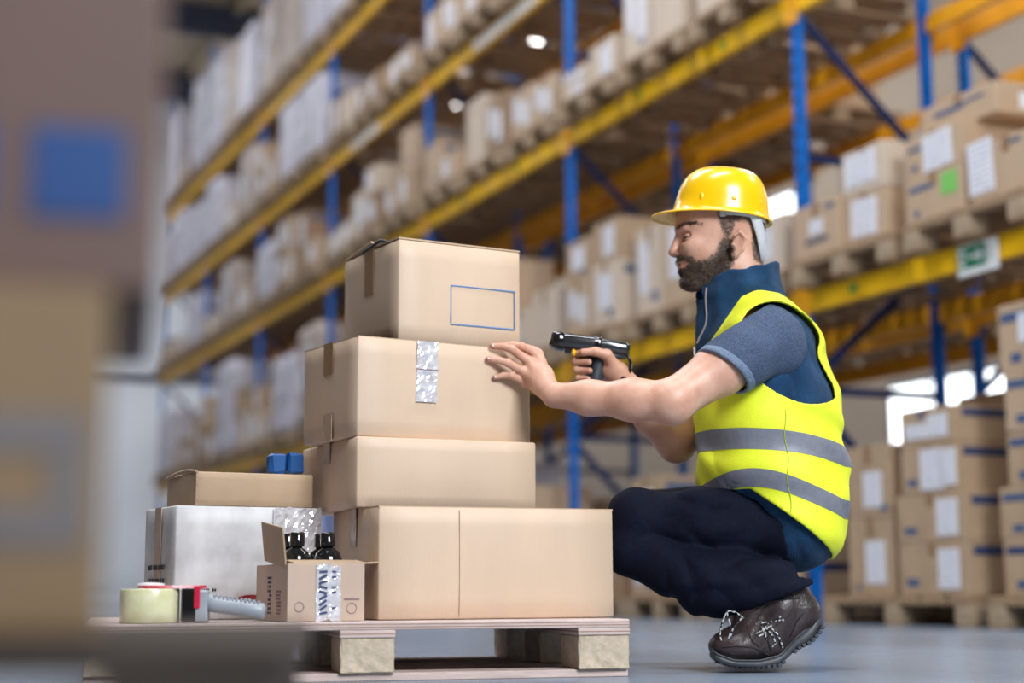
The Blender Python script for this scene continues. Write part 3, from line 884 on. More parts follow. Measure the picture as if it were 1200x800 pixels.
for i, (x, y, tilt, wh_) in enumerate(((0.043, 0.092, 0.1, 'beside the standing flap'), (0.123, 0.095, -0.1, 'at the front'), (0.046, 0.170, 0.08, 'behind the standing flap'), (0.125, 0.176, 0.1, 'beside the big carton'))):
    if bot is None:
        bot = empty('black_bottle')
        bm = bmesh.new(); lathe(bm, [(0.0, 0.0), (0.022, 0.001), (0.024, 0.004), (0.024, 0.085), (0.02, 0.098), (0.009, 0.106), (0.009, 0.114)], 20)
        bm_obj('bottle_body', bm, BLACK_PLASTIC, bot, True)
        bm = bmesh.new(); lathe(bm, [(0.0125, 0.108), (0.0125, 0.130), (0.010, 0.132), (0.0, 0.132)], 16)
        bm_obj('cap', bm, BLACK_PLASTIC, bot, True)
        o = bot
    else: o = copy_tree(bot)
    o.location = Vector(sb.location) + R25 @ Vector((x, y, 0.020))
    o.rotation_euler = (tilt * 0.2, tilt * 0.3, 0.3); o.scale = (1.3, 1.3, 1.28)
    tag(o, 'glossy black bottle in the open parcel box, %s' % wh_, 'bottle', 'black bottles in the open parcel box')

# tape dispenser
td = empty('tape_dispenser', at(176, 700, 3.36), math.radians(4))
td.location.z = PT
tag(td, 'packing tape dispenser with yellowed clear roll, red guard and grey handle', 'tape dispenser')
TAPE_ROLL = mat('yellowed_clear_tape_roll', (0.62, 0.60, 0.33), 0.22, 0.06, 30, coat=0.5, col2=(0.70, 0.69, 0.46))
REDP = mat('red_plastic', (0.52, 0.012, 0.05), 0.28, 0.1, 10, coat=0.3)
GREYP = mat('grey_plastic', (0.30, 0.33, 0.37), 0.4, 0.08, 10)
bm = bmesh.new(); lathe(bm, [(0.038, 0.002), (0.0595, 0.0), (0.061, 0.003), (0.061, 0.067), (0.0595, 0.07), (0.038, 0.068), (0.038, 0.002)], 48)
roll = bm_obj('tape_roll', bm, TAPE_ROLL, td, True)
bm = bmesh.new(); lathe(bm, [(0.034, 0.001), (0.0378, 0.001), (0.0378, 0.069), (0.034, 0.069), (0.034, 0.001)], 40); bm_obj('core', bm, CARD_WARM, roll, True)
bm = bmesh.new()      # red side plate, pear-shaped
prof = []
for i in range(40):
    a = 2 * math.pi * i / 40
    x, y = 0.046 * math.cos(a), 0.040 * math.sin(a)
    if x > 0: x *= 2.1; y *= 1 - 0.4 * (x / 0.1)
    prof.append((x + 0.02, y))
lo = [bm.verts.new((x, y, 0.071)) for x, y in prof]; hi = [bm.verts.new((x * .985, y * .97, 0.0765)) for x, y in prof]
for i in range(40): bm.faces.new((lo[i], lo[(i + 1) % 40], hi[(i + 1) % 40], hi[i]))
bm.faces.new(hi); bm.faces.new(lo[::-1])
bm_obj('side_plate', bm, REDP, td)
bm = bmesh.new(); lathe(bm, [(0.03, 0.0762), (0.028, 0.081), (0.012, 0.083), (0, 0.083)], 28); bm_obj('hub', bm, mat('pale_plastic', (0.6, 0.55, 0.56), 0.25), td, True)
box_obj('cutter_guard', (0.100, 0, 0.052), (0.012, 0.066, 0.046), REDP, td, 0.002)
box_obj('black_bracket', (0.083, -0.004, 0.036), (0.032, 0.05, 0.068), BLACK_PLASTIC, td, 0.003)
box_obj('body_frame', (0.106, 0, 0.034), (0.03, 0.055, 0.066), GREYP, td, 0.004)
bm = bmesh.new()
add_tube(bm, [(0.11, -0.0, 0.044), (0.14, -0.01, 0.036), (0.20, -0.02, 0.0275), (0.235, -0.026, 0.0225), (0.240, -0.027, 0.022)], [0.019, 0.0165, 0.0165, 0.017, 0.011], 16)
hd = bm_obj('handle', bm, GREYP, td, True)
for i in range(11):
    k = i / 10
    box_obj('grip_rib', (0.135 + 0.092 * k, -0.009 - 0.0155 * k, 0.054 - 0.013 * k), (0.0045, 0.022, 0.0075), GREYP, hd, 0.001)

# ------------------------------------------------------------------ out-of-focus stack close to the camera
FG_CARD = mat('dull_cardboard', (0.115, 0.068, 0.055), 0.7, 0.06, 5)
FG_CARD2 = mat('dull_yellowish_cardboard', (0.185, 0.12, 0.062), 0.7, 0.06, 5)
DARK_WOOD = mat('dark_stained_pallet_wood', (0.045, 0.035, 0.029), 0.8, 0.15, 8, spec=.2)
YF = 1.02
def fgx(px, Y=YF): return (px - 600) / FPX * Y
e = at(186, 340, YF)
zt = at(150, 345, YF).z
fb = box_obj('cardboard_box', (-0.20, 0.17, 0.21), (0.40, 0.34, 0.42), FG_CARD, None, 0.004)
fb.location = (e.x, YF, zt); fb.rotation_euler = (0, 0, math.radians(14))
tag(fb, 'blurred pinkish-brown carton with blue squares close to the camera', 'box')
for xx in (-0.053, -0.137):
    p0 = at(92, 208, YF)
    box_obj('printed_square', (xx, -0.001, p0.z - zt), (0.060, 0.002, 0.060), mat('blue_square_ink', (0.006, 0.046, 0.17), 0.6), fb)
z_low = at(60, 748, 1.0).z
e2 = at(122, 560, 0.99)
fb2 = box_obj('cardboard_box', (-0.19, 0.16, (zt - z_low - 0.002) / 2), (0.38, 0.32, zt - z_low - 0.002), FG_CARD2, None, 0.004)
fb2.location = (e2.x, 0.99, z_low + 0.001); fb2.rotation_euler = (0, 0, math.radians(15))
tag(fb2, 'blurred yellowish-brown carton with grey printed frame, below the blue-square carton', 'box')
gz = at(40, 565, .99).z - z_low
GREYINK = mat('grey_frame_ink', (0.13, 0.115, 0.115), 0.6)
for c, s in (((-0.06, gz + 0.029), (0.10, 0.024)), ((-0.06, gz - 0.029), (0.10, 0.024)), ((-0.022, gz), (0.022, 0.036))):
    box_obj('printed_frame', (c[0], -0.001, c[1]), (s[0], 0.002, s[1]), GREYINK, fb2)
fp = empty('wooden_pallet', (e2.x - 0.56, 0.86, 0), math.radians(6))
tag(fp, 'blurred dark pallet under the cartons closest to the camera', 'pallet')
hp = z_low
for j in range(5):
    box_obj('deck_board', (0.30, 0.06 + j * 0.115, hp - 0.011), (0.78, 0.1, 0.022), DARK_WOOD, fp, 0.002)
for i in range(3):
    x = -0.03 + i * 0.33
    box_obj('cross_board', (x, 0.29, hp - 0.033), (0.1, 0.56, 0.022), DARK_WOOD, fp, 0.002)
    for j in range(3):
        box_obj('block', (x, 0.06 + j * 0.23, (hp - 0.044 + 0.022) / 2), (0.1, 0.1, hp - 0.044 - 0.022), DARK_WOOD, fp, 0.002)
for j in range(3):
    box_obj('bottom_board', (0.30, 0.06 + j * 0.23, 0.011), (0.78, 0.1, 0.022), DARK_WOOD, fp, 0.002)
# ------------------------------------------------------------------ distance-field modelling for the worker
class Field:
    """smooth unions of tapered capsules and ellipsoids, meshed by surface nets on sparse blocks"""
    def __init__(self): self.p = []
    def cap(self, a, b, ra, rb, k=0.01, op='u'):
        self.p.append(('c', np.array(a, float), np.array(b, float), ra, rb, k, op)); return self
    def ell(self, c, r, R=None, k=0.01, op='u'):
        RM = np.eye(3) if R is None else np.array(R, float)
        self.p.append(('e', np.array(c, float), np.array(r, float), RM, None, k, op)); return self
    def chain(self, pts, rads, k=0.01):
        for i in range(len(pts) - 1): self.cap(pts[i], pts[i + 1], rads[i], rads[i + 1], k)
        return self
    @staticmethod
    def d1(pr, P):
        if pr[0] == 'c':
            a, b, ra, rb = pr[1:5]
            ba = b - a; pa = P - a
            t = np.clip((pa @ ba) / max(ba @ ba, 1e-12), 0, 1)
            return np.linalg.norm(pa - t[..., None] * ba, axis=-1) - (ra + (rb - ra) * t)
        c, r, RM = pr[1:4]
        q = (P - c) @ RM
        k0 = np.linalg.norm(q / r, axis=-1); k1 = np.linalg.norm(q / (r * r), axis=-1)
        return np.where(k1 > 1e-9, k0 * (k0 - 1) / np.maximum(k1, 1e-9), -r.min())
    @staticmethod
    def mixd(D, d, k, op):
        if op == 'u':
            h = np.clip(0.5 + 0.5 * (D - d) / k, 0, 1)
            return D * (1 - h) + d * h - k * h * (1 - h)
        h = np.clip(0.5 - 0.5 * (D + d) / k, 0, 1)           # subtraction
        return D * (1 - h) - d * h + k * h * (1 - h)
    def eval(self, P):
        D = np.full(P.shape[:-1], 1e3)
        for pr in self.p: D = self.mixd(D, self.d1(pr, P), pr[5], pr[6])
        return D
    def bounds(self):
        lo = np.full(3, 1e9); hi = -lo
        for pr in self.p:
            if pr[6] != 'u': continue
            if pr[0] == 'c':
                for q, r in ((pr[1], pr[3]), (pr[2], pr[4])): lo = np.minimum(lo, q - r); hi = np.maximum(hi, q + r)
            else:
                r = pr[2].max(); lo = np.minimum(lo, pr[1] - r); hi = np.maximum(hi, pr[1] + r)
        return lo, hi
    def mesh(self, vox, post=None, pad=0.03, slack=0.02, lo=None, hi=None):
        B = 8
        l, h = self.bounds()
        lo = (l if lo is None else np.array(lo)) - pad; hi = (h if hi is None else np.array(hi)) + pad
        nb = np.ceil((hi - lo) / (vox * B)).astype(int)
        bi = np.stack(np.meshgrid(*[np.arange(n) for n in nb], indexing='ij'), -1).reshape(-1, 3)
        cen = lo + (bi + 0.5) * B * vox
        half = B * vox * 0.5 * 1.7321
        D = np.full(len(cen), 1e3)
        for pr in self.p: D = self.mixd(D, self.d1(pr, cen), pr[5], pr[6])
        keep = np.abs(D) < half * 1.15 + slack
        bi, cen, D = bi[keep], cen[keep], D[keep]
        g = np.arange(B + 1)
        loc = np.stack(np.meshgrid(g, g, g, indexing='ij'), -1).reshape(-1, 3)
        P = lo + (bi[:, None, :] * B + loc[None]) * vox
        V = np.full(P.shape[:2], 1e3)
        for pr in self.p:
            dc = self.d1(pr, cen)
            near = dc < half * 2.3 + pr[5] + slack + 0.01
            if not near.any(): continue
            idx = np.nonzero(near)[0]
            V[idx] = self.mixd(V[idx], self.d1(pr, P[idx]), pr[5], pr[6])
        if post is not None: V = post(P, V)
        n1 = B + 1
        V = V.reshape(-1, n1, n1, n1)
        base = bi * B
        ins = V < 0
        dims = nb * B + 2
        def cid(ijk): return (ijk[..., 0] * dims[1] + ijk[..., 1]) * dims[2] + ijk[..., 2]
        # active cells
        cnt = np.zeros((len(bi), B, B, B), int)
        for dx in (0, 1):
            for dy in (0, 1):
                for dz in (0, 1): cnt += ins[:, dx:dx + B, dy:dy + B, dz:dz + B]
        act = (cnt > 0) & (cnt < 8)
        w = np.nonzero(act)
        cells = base[w[0]] + np.stack(w[1:], -1)
        acc = np.zeros((len(cells), 3)); num = np.zeros(len(cells))
        corners = [(dx, dy, dz) for dx in (0, 1) for dy in (0, 1) for dz in (0, 1)]
        cv = {c: V[w[0], w[1] + c[0], w[2] + c[1], w[3] + c[2]] for c in corners}
        for c in corners:
            for ax in range(3):
                if c[ax] == 0:
                    c2 = list(c); c2[ax] = 1; c2 = tuple(c2)
                    a, b = cv[c], cv[c2]
                    m_ = (a < 0) != (b < 0)
                    t = np.where(m_, a / np.where(m_, a - b, 1), 0)
                    for q in range(3):
                        acc[:, q] += np.where(m_, (c[q] + t) if q == ax else c[q], 0)
                    num += m_
        pos = lo + (cells + acc / np.maximum(num, 1)[:, None]) * vox
        ids = cid(cells); order = np.argsort(ids); sid = ids[order]
        quads = []
        for ax in range(3):
            a = ins[:, :B, :B, :B]
            sl = [slice(None), slice(0, B), slice(0, B), slice(0, B)]; sl[ax + 1] = slice(1, B + 1)
            b = ins[tuple(sl)]
            e = np.nonzero(a != b)
            if len(e[0]) == 0: continue
            g0 = base[e[0]] + np.stack(e[1:], -1)
            flip = a[e]
            u, v = (ax + 1) % 3, (ax + 2) % 3
            offs = []
            for du, dv in ((0, 0), (-1, 0), (-1, -1), (0, -1)):
                o = g0.copy(); o[:, u] += du; o[:, v] += dv; offs.append(o)
            q = np.stack([cid(o) for o in offs], -1)
            j = np.clip(np.searchsorted(sid, q), 0, len(sid) - 1)
            ok = (sid[j] == q).all(1) & (np.stack(offs, 1) >= 0).all((1, 2))
            q = order[j][ok]; fl = flip[ok]
            q = np.where(fl[:, None], q, q[:, ::-1])
            quads.append(q)
        F = np.concatenate(quads)
        return pos, F

def np_mesh(name, pos, F, material, parent=None, smooth=True):
    me = bpy.data.meshes.new(name)
    me.vertices.add(len(pos)); me.vertices.foreach_set('co', pos.astype(np.float32).ravel())
    me.loops.add(F.size); me.loops.foreach_set('vertex_index', F.astype(np.int32).ravel())
    me.polygons.add(len(F)); me.polygons.foreach_set('loop_start', np.arange(0, F.size, 4, dtype=np.int32))
    me.polygons.foreach_set('loop_total', np.full(len(F), 4, np.int32))
    me.update(calc_edges=True); me.validate()
    me.polygons.foreach_set('use_smooth', np.full(len(me.polygons), smooth))
    for mm in (material if isinstance(material, (list, tuple)) else [material]): me.materials.append(mm)
    return link_obj(name, me, parent)

def vattr(o, name, vals):
    a = o.data.attributes.new(name, 'FLOAT', 'POINT'); a.data.foreach_set('value', np.asarray(vals, np.float32))

def V3(px, py, Y): return np.array(at(px, py, Y))
def sstep(a, b, x):
    t = np.clip((x - a) / (b - a), 0, 1); return t * t * (3 - 2 * t)
def vnoise(P, f, seed=0):
    """cheap smooth noise from rotated sine products, about -1..1"""
    r = np.random.RandomState(seed); s = 0
    for i in range(5):
        k = r.normal(size=3); k *= f * r.uniform(.7, 1.4) / np.linalg.norm(k)
        s = s + np.sin(P @ k + r.uniform(0, 6.28))
    return s / 2.6
def fit_uv(P):
    """pixel-like in-plane coordinates of the worker's side view: u to the right, v down, in metres about the chest"""
    return P[..., 0], P[..., 2]

PERSON = empty('person', (0.63, 3.75, 0.0))
tag(PERSON, 'crouching bearded person in yellow hard hat and fluorescent vest, aiming a scanner at cartons', 'person')
POFF = np.array((0.63, 3.75, 0.0))
def pmesh(name, pos, F, material, parent=None):
    return np_mesh(name, pos - POFF, F, material, parent or PERSON)

YC = 3.85                                  # centre plane of the body
# ---- joints
SH_L, EL_L, WR_L = V3(893, 398, 3.69), V3(788, 470, 3.60), V3(650, 463, 3.69)
SH_R, EL_R, WR_R = V3(872, 402, 4.02), V3(793, 520, 3.97), V3(722, 436, 3.895)
HIP_L, KN_L, CF_L, AN_L = V3(932, 618, 3.755), V3(744, 606, 3.775), V3(740, 643, 3.775), V3(895, 712, 3.70)
HIP_R, KN_R, CF_R, AN_R = V3(930, 612, 3.945), V3(757, 606, 4.05), V3(754, 640, 4.05), V3(892, 705, 3.98)
HC = V3(845, 262, YC)                      # skull centre

def torso_field(g=0.0):
    """trunk, grown by g"""
    f = Field()
    f.ell(V3(926, 612, YC), (.118 + g, .172 + g, .125 + g))
    f.ell(V3(905, 555, YC), (.172 + g, .172 + g, .125 + g), k=.06)
    f.ell(V3(898, 480, YC), (.168 + g, .178 + g, .16 + g), k=.06)
    f.ell(V3(890, 410, YC), (.137 + g, .182 + g, .105 + g), k=.05)
    f.cap(V3(896, 395, 3.70), V3(884, 395, 4.01), .068 + g, .068 + g, k=.05)
    f.cap(V3(880, 372, YC), V3(872, 345, YC), .088 + g, .062 + g, k=.05)
    return f

# ---- the body: one continuous skin surface
def hand_left(f):
    """fingers spread on the carton front, thumb up"""
    bn = Vector((math.sin(math.radians(32)), -math.cos(math.radians(32)), 0))   # outward normal of that front
    bo = at(419, 450, 3.576)
    def on(px, py, off):
        """point seen at the pixel, off metres in front of the carton's front face"""
        w = at(px, py, 1.0) - CAM
        o = Vector((bo.x, bo.y, 0)) + bn * off
        t = ((o - Vector((CAM.x, CAM.y, 0))).dot(bn)) / (w.dot(bn))
        return np.array(CAM + w * t)
    fingers = [  # mcp, pip, dip, tip
        ((630, 415, .030), (611, 405.5, .030), (601, 403.5, .018), (592, 404, .0105), .0088),
        ((620, 424, .037), (600, 409, .034), (588, 405.5, .019), (577, 405.5, .0105), .0092),
        ((615, 436, .036), (595, 425, .033), (583, 421.5, .019), (572, 420.5, .0105), .0088),
        ((617, 449, .030), (599, 439.5, .027), (590, 439.5, .017), (580, 442, .0098), .0080)]
    wr = WR_L
    tips = []
    for a, b, c, d, r in fingers:
        A, Bp, Cp, Dp = on(*a), on(*b), on(*c), on(*d)
        tips.append((Cp, Dp, r))
        f.cap(A, Bp, r * 1.22, r * 1.03, .004); f.ell(Bp, (r * 1.12,) * 3, k=.004)
        f.cap(Bp, Cp, r * 1.03, r * .95, .003); f.cap(Cp, Dp, r * .95, r * .80, .003)
        f.cap(wr * .75 + A * .25, A, .016, r * 1.3, .012)
        f.ell(A + np.array(bn) * .002, (r * 1.25,) * 3, k=.007)
    f.ell(V3(637, 445, 3.745), (.026, .017, .034), k=.014)
    T = [on(643, 446, .042), on(634, 424, .036), on(624, 411, .026), on(617, 407, .016)]
    f.chain(T, [.016, .0125, .0105, .0088], .006)
    f.cap(wr, V3(636, 452, 3.74), .024, .022, .015)
    return tips

GRIP_T, GRIP_B = V3(702, 402, 3.885), V3(695, 456, 3.885)
def hand_right(f):
    g = 3.885
    ys = (412.5, 423, 433, 442.5)
    tips = []
    for i, y in enumerate(ys):
        r = (.0092, .0094, .0090, .0080)[i]
        dx = (0, 1.5, 3.0, 5.0)[i]
        K = V3(706 + dx * .3, y - 2, g + .040)
        Pp = V3(679 + dx, y - .5, g + .030)
        Dd = V3(673 + dx, y + .5, g - .004)
        Tt = V3((684, 690, 691, 689)[i] + 0, y + 1.2, g - .026)
        f.chain([K, Pp, Dd, Tt], [r * 1.15, r * 1.05, r * 1.0, r * .85], .0035)
        f.cap(V3(716, 432, g + .022), K, .016, r * 1.2, .012)
        tips.append((Dd, Tt, r))
    f.ell(V3(711, 429, g + .016), (.022, .026, .034), k=.014)
    f.chain([V3(722, 432, g - .004), V3(711, 416, g - .024), V3(698, 412, g - .032), V3(683, 412.5, g - .033)], [.0165, .0135, .0105, .0085], .007)
    f.cap(WR_R, V3(716, 432, g + .006), .025, .022, .016)
    tips.append((V3(698, 412, g - .032), V3(683, 412.5, g - .033), .0095))
    return tips

BODY = Field()
# head: local axes x forward (towards the cartons = -X), pitched a little down
HP = math.radians(4)
def hd(px, py, dy=0.0): return V3(px, py, YC + dy)
BODY.ell(hd(848, 258), (.098, .0765, .106), k=.01)                         # skull
BODY.ell(hd(824, 262), (.066, .067, .062), k=.03)                          # forehead
BODY.ell(hd(825, 296), (.060, .060, .066), k=.03)                          # mid face
for s in (-1, 1):
    BODY.ell(hd(811, 288, s * .038), (.024, .020, .017), k=.025)            # cheekbone
    BODY.cap(hd(851, 312, s * .050), hd(817, 330, s * .024), .020, .017, k=.025)   # jaw
    BODY.cap(hd(795.5, 268, s * .012), hd(803, 266.5, s * .040), .0085, .0085, k=.012)   # brow ridge
BODY.ell(hd(809, 331), (.025, .028, .017), k=.022)                         # chin
BODY.ell(hd(807, 310), (.028, .032, .028), k=.022)                         # mouth barrel
for s in (-1, 1):
    BODY.ell(hd(801.0, 277.5, s * .037), (.018, .020, .0125), k=.010, op='s')      # eye sockets
BODY.cap(hd(796, 273), hd(789.8, 294), .0078, .0115, k=.009)             # nose bridge
BODY.ell(hd(789.8, 296), (.0128, .0118, .0105), k=.006)
for s in (-1, 1):
    BODY.ell(hd(796.5, 297.3, s * .0135), (.0120, .0078, .0092), k=.006)
BODY.cap(hd(798.2, 306.8, -.019), hd(798.2, 306.8, .019), .0055, .0055, k=.006)      # upper lip
BODY.cap(hd(799.8, 313.2, -.016), hd(799.8, 313.2, .016), .0062, .0062, k=.006)      # lower lip
BODY.cap(hd(796.3, 309.8, -.022), hd(796.3, 309.8, .022), .0022, .0022, k=.003, op='s')   # mouth line
for s in (-1, 1):                                                           # ears
    R = np.array(Matrix.Rotation(math.radians(14), 3, 'Y')) @ np.array(Matrix.Rotation(s * math.radians(20), 3, 'Z'))
    BODY.ell(hd(866, 285, s * .079), (.0175, .0085, .031), R, k=.005)
    BODY.ell(hd(864, 285, s * .0885), (.0105, .0065, .020), R, k=.005, op='s')
    BODY.cap(hd(860.5, 276, s * .0855), hd(866.5, 270.5, s * .0875), .0036, .0040, k=.004)
    BODY.cap(hd(866.5, 270.5, s * .0875), hd(874, 279, s * .0895), .0040, .0040, k=.004)
    BODY.cap(hd(874, 279, s * .0895), hd(871, 293, s * .0865), .0040, .0038, k=.004)
    BODY.ell(hd(860, 299, s * .078), (.0075, .0058, .0085), k=.004)
    BODY.ell(hd(857.5, 287, s * .081), (.0035, .0045, .006), k=.003)
# neck and trunk (slim: clothed)
BODY.cap(hd(863, 300), hd(877, 365), .056, .064, k=.03)
BODY.cap(hd(838, 325), hd(858, 360), .030, .045, k=.03)
BODY.ell(V3(885, 395, YC), (.105, .16, .085), k=.04)
BODY.ell(V3(898, 480, YC), (.135, .145, .15), k=.05)
BODY.ell(V3(908, 560, YC), (.135, .14, .12), k=.05)
BODY.ell(V3(922, 605, YC), (.085, .13, .085), k=.05)
# arms
BODY.cap(SH_L + np.array((-.01, .02, -.01)), V3(845, 432, 3.645), .052, .057, k=.03)
BODY.cap(V3(845, 432, 3.645), EL_L, .057, .0475, k=.03)
BODY.ell(V3(787, 478, 3.60), (.034, .036, .034), k=.025)
BODY.cap(EL_L, V3(742, 468.5, 3.625), .0475, .0445, k=.02)
BODY.cap(V3(742, 468.5, 3.625), V3(690, 466, 3.66), .0445, .0360, k=.03)
BODY.cap(V3(690, 466, 3.66), WR_L, .0360, .0285, k=.03)
BODY.cap(SH_R, EL_R, .056, .045, k=.03)
BODY.cap(EL_R, V3(765, 487, 3.95), .045, .047, k=.02)
BODY.cap(V3(765, 487, 3.95), WR_R, .047, .027, k=.02)
TIPS = hand_left(BODY) + hand_right(BODY)
# legs inside the trousers
for H, K, Cc, A in ((HIP_L, KN_L, CF_L, AN_L), (HIP_R, KN_R, CF_R, AN_R)):
    kn = (K + Cc) / 2
    H = H + np.array((0, .04 if H[1] < YC else -.04, 0))
    BODY.cap(H, K, .048, .038, k=.02); BODY.cap(kn, A, .036, .034, k=.02); BODY.cap(K, Cc, .036, .034, k=.02)
    BODY.cap(A, A + np.array((-.05, 0, -.05)), .034, .028, k=.02)
pos, F = BODY.mesh(0.0026, slack=0.012)

SKIN = bpy.data.materials.new('skin'); SKIN.use_nodes = True
def skin_nodes():
    N = SKIN.node_tree.nodes; L = SKIN.node_tree.links; b = N['Principled BSDF']
    b.inputs['Roughness'].default_value = 0.46
    b.inputs['Subsurface Weight'].default_value = 0.18
    b.inputs['Subsurface Radius'].default_value = (0.012, 0.005, 0.003)
    b.inputs['Subsurface Scale'].default_value = 0.6
    tc = N.new('ShaderNodeTexCoord')
    n1 = N.new('ShaderNodeTexNoise'); n1.inputs['Scale'].default_value = 22; n1.inputs['Detail'].default_value = 5
    L.new(tc.outputs['Object'], n1.inputs['Vector'])
    rp = N.new('ShaderNodeValToRGB')
    rp.color_ramp.elements[0].position = .35; rp.color_ramp.elements[1].position = .68
    rp.color_ramp.elements[0].color = (0.58, 0.30, 0.205, 1); rp.color_ramp.elements[1].color = (0.69, 0.41, 0.30, 1)
    L.new(n1.outputs['Fac'], rp.inputs[0])
    col = rp.outputs[0]
    def mixin(attr, c, col, fac=1.0):
        a = N.new('ShaderNodeAttribute'); a.attribute_name = attr
        mx = N.new('ShaderNodeMix'); mx.data_type = 'RGBA'
        if fac != 1.0:
            mt = N.new('ShaderNodeMath'); mt.operation = 'MULTIPLY'; mt.inputs[1].default_value = fac
            L.new(a.outputs['Fac'], mt.inputs[0]); L.new(mt.outputs[0], mx.inputs[0])
        else: L.new(a.outputs['Fac'], mx.inputs[0])
        L.new(col, mx.inputs[6]); mx.inputs[7].default_value = (*c, 1)
        return mx.outputs[2]
    col = mixin('red', (0.46, 0.17, 0.13), col, 0.42)
    # beard stubble, broken up into hairs
    n2 = N.new('ShaderNodeTexNoise'); n2.inputs['Scale'].default_value = 420; n2.inputs['Detail'].default_value = 2
    L.new(tc.outputs['Object'], n2.inputs['Vector'])
    a = N.new('ShaderNodeAttribute'); a.attribute_name = 'hairy'
    ad = N.new('ShaderNodeMath'); ad.operation = 'ADD'; L.new(a.outputs['Fac'], ad.inputs[0])
    sc = N.new('ShaderNodeMath'); sc.operation = 'MULTIPLY_ADD'; sc.inputs[1].default_value = 1.2; sc.inputs[2].default_value = -0.6
    L.new(n2.outputs['Fac'], sc.inputs[0]); L.new(sc.outputs[0], ad.inputs[1])
    mu = N.new('ShaderNodeMath'); mu.operation = 'MULTIPLY'; mu.use_clamp = True; L.new(ad.outputs[0], mu.inputs[0]); L.new(a.outputs['Fac'], mu.inputs[1])
    mx = N.new('ShaderNodeMix'); mx.data_type = 'RGBA'; L.new(mu.outputs[0], mx.inputs[0]); L.new(col, mx.inputs[6]); mx.inputs[7].default_value = (0.060, 0.036, 0.026, 1)
    L.new(mx.outputs[2], b.inputs['Base Color'])
    bp = N.new('ShaderNodeBump'); bp.inputs['Strength'].default_value = 0.15; bp.inputs['Distance'].default_value = 0.002
    n3 = N.new('ShaderNodeTexNoise'); n3.inputs['Scale'].default_value = 160; n3.inputs['Detail'].default_value = 4
    L.new(tc.outputs['Object'], n3.inputs['Vector']); L.new(n3.outputs['Fac'], bp.inputs['Height']); L.new(bp.outputs[0], b.inputs['Normal'])
skin_nodes()
body = pmesh('body', pos, F, SKIN)

# ---- masks on the skin: beard, hair, reddened knuckles and lips
def px_of(P):
    q = P - np.array(CAM); z = q @ np.array(fw)
    return 600 + FPX * (q @ np.array(RT)) / z, 400 - FPX * (q @ np.array(UP)) / z
SX = float((hd(900, 260) - hd(800, 260))[0]) / 100          # metres per pixel at the head
def head_xz(P):
    """head-local coordinates in the units of the side view (x to the back, z down), about the skull centre"""
    return 845 + (P[:, 0] - HC[0]) / SX, 262 - (P[:, 2] - HC[2]) / (SX * 1.012)
hx, hz = head_xz(pos)
ay = np.abs(pos[:, 1] - YC)
inhead = (hz < 352) & (hx > 770) & (hx < 905) & (ay < .10)
def poly_mask(x, z, poly, soft):
    """signed soft inside test for a polygon in side view"""
    poly = np.array(poly, float); n = len(poly)
    inside = np.zeros(len(x), bool); dist = np.full(len(x), 1e9)
    for i in range(n):
        a, b = poly[i], poly[(i + 1) % n]
        c = ((a[1] > z) != (b[1] > z)) & (x < (b[0] - a[0]) * (z - a[1]) / (b[1] - a[1] + 1e-12) + a[0])
        inside ^= c
        ab = b - a; t = np.clip(((x - a[0]) * ab[0] + (z - a[1]) * ab[1]) / (ab @ ab), 0, 1)
        dist = np.minimum(dist, np.hypot(x - a[0] - t * ab[0], z - a[1] - t * ab[1]))
    sd = np.where(inside, dist, -dist)
    return sstep(-soft, soft, sd)
BEARD = [(843, 284), (852, 286), (855, 300), (853, 318), (842, 331), (824, 345), (800, 350), (780, 342), (780, 301), (796, 300.5), (806, 304), (813, 310), (824, 308), (834, 300)]
LIPS = [(780, 308.6), (798.5, 308.2), (805.0, 311.0), (800, 316), (780, 316)]
HAIR = [(832, 240), (900, 236), (902, 292), (890, 314), (878, 308), (877, 296), (878, 270), (866, 263), (856, 268), (852, 283), (845, 284), (838, 268)]
bm_ = poly_mask(hx, hz, BEARD, 7.5) * (1 - poly_mask(hx, hz, LIPS, 1.0)) * inhead
hm_ = poly_mask(hx, hz, HAIR, 3.5) * inhead * (ay > .0)
ear_guard = ((hx > 855) & (hx < 879) & (hz > 266) & (hz < 306) & (ay > .074))
hm_ = np.where(ear_guard, 0, hm_)
brow = np.zeros(len(pos))
for i in range(8):
    t = i / 7
    bx, bz_ = 793.5 + 24 * t, 269.0 - 2.6 * math.sin(t * 2.4) + 2.6 * t * t
    by = .010 + .034 * t
    d = np.sqrt(((hx - bx) * .0021) ** 2 + ((hz - bz_) * .0021) ** 2) + np.where(ay < .007, .02, 0)
    brow = np.maximum(brow, sstep(.0068, .0030, d) * (.9 if t < .8 else .6))
lash = np.zeros(len(pos))
hairy = np.clip(np.maximum.reduce([bm_ * 1.0, hm_ * .72, brow * 1.0]), 0, 1)
vattr(body, 'hairy', hairy)
red = poly_mask(hx, hz, LIPS, 1.2) * inhead * (hx < 812) * 1.0
red = np.maximum(red, np.where(inhead, np.exp(-(((hx - 789) / 5) ** 2 + ((hz - 296) / 5) ** 2)) * .5, 0))
red = np.maximum(red, np.where(ear_guard, .35, 0))
for c, d, r in TIPS:
    dd = np.linalg.norm(pos - d, axis=1)
    red = np.maximum(red, sstep(.020, .006, dd) * .6)
vattr(body, 'red', red)

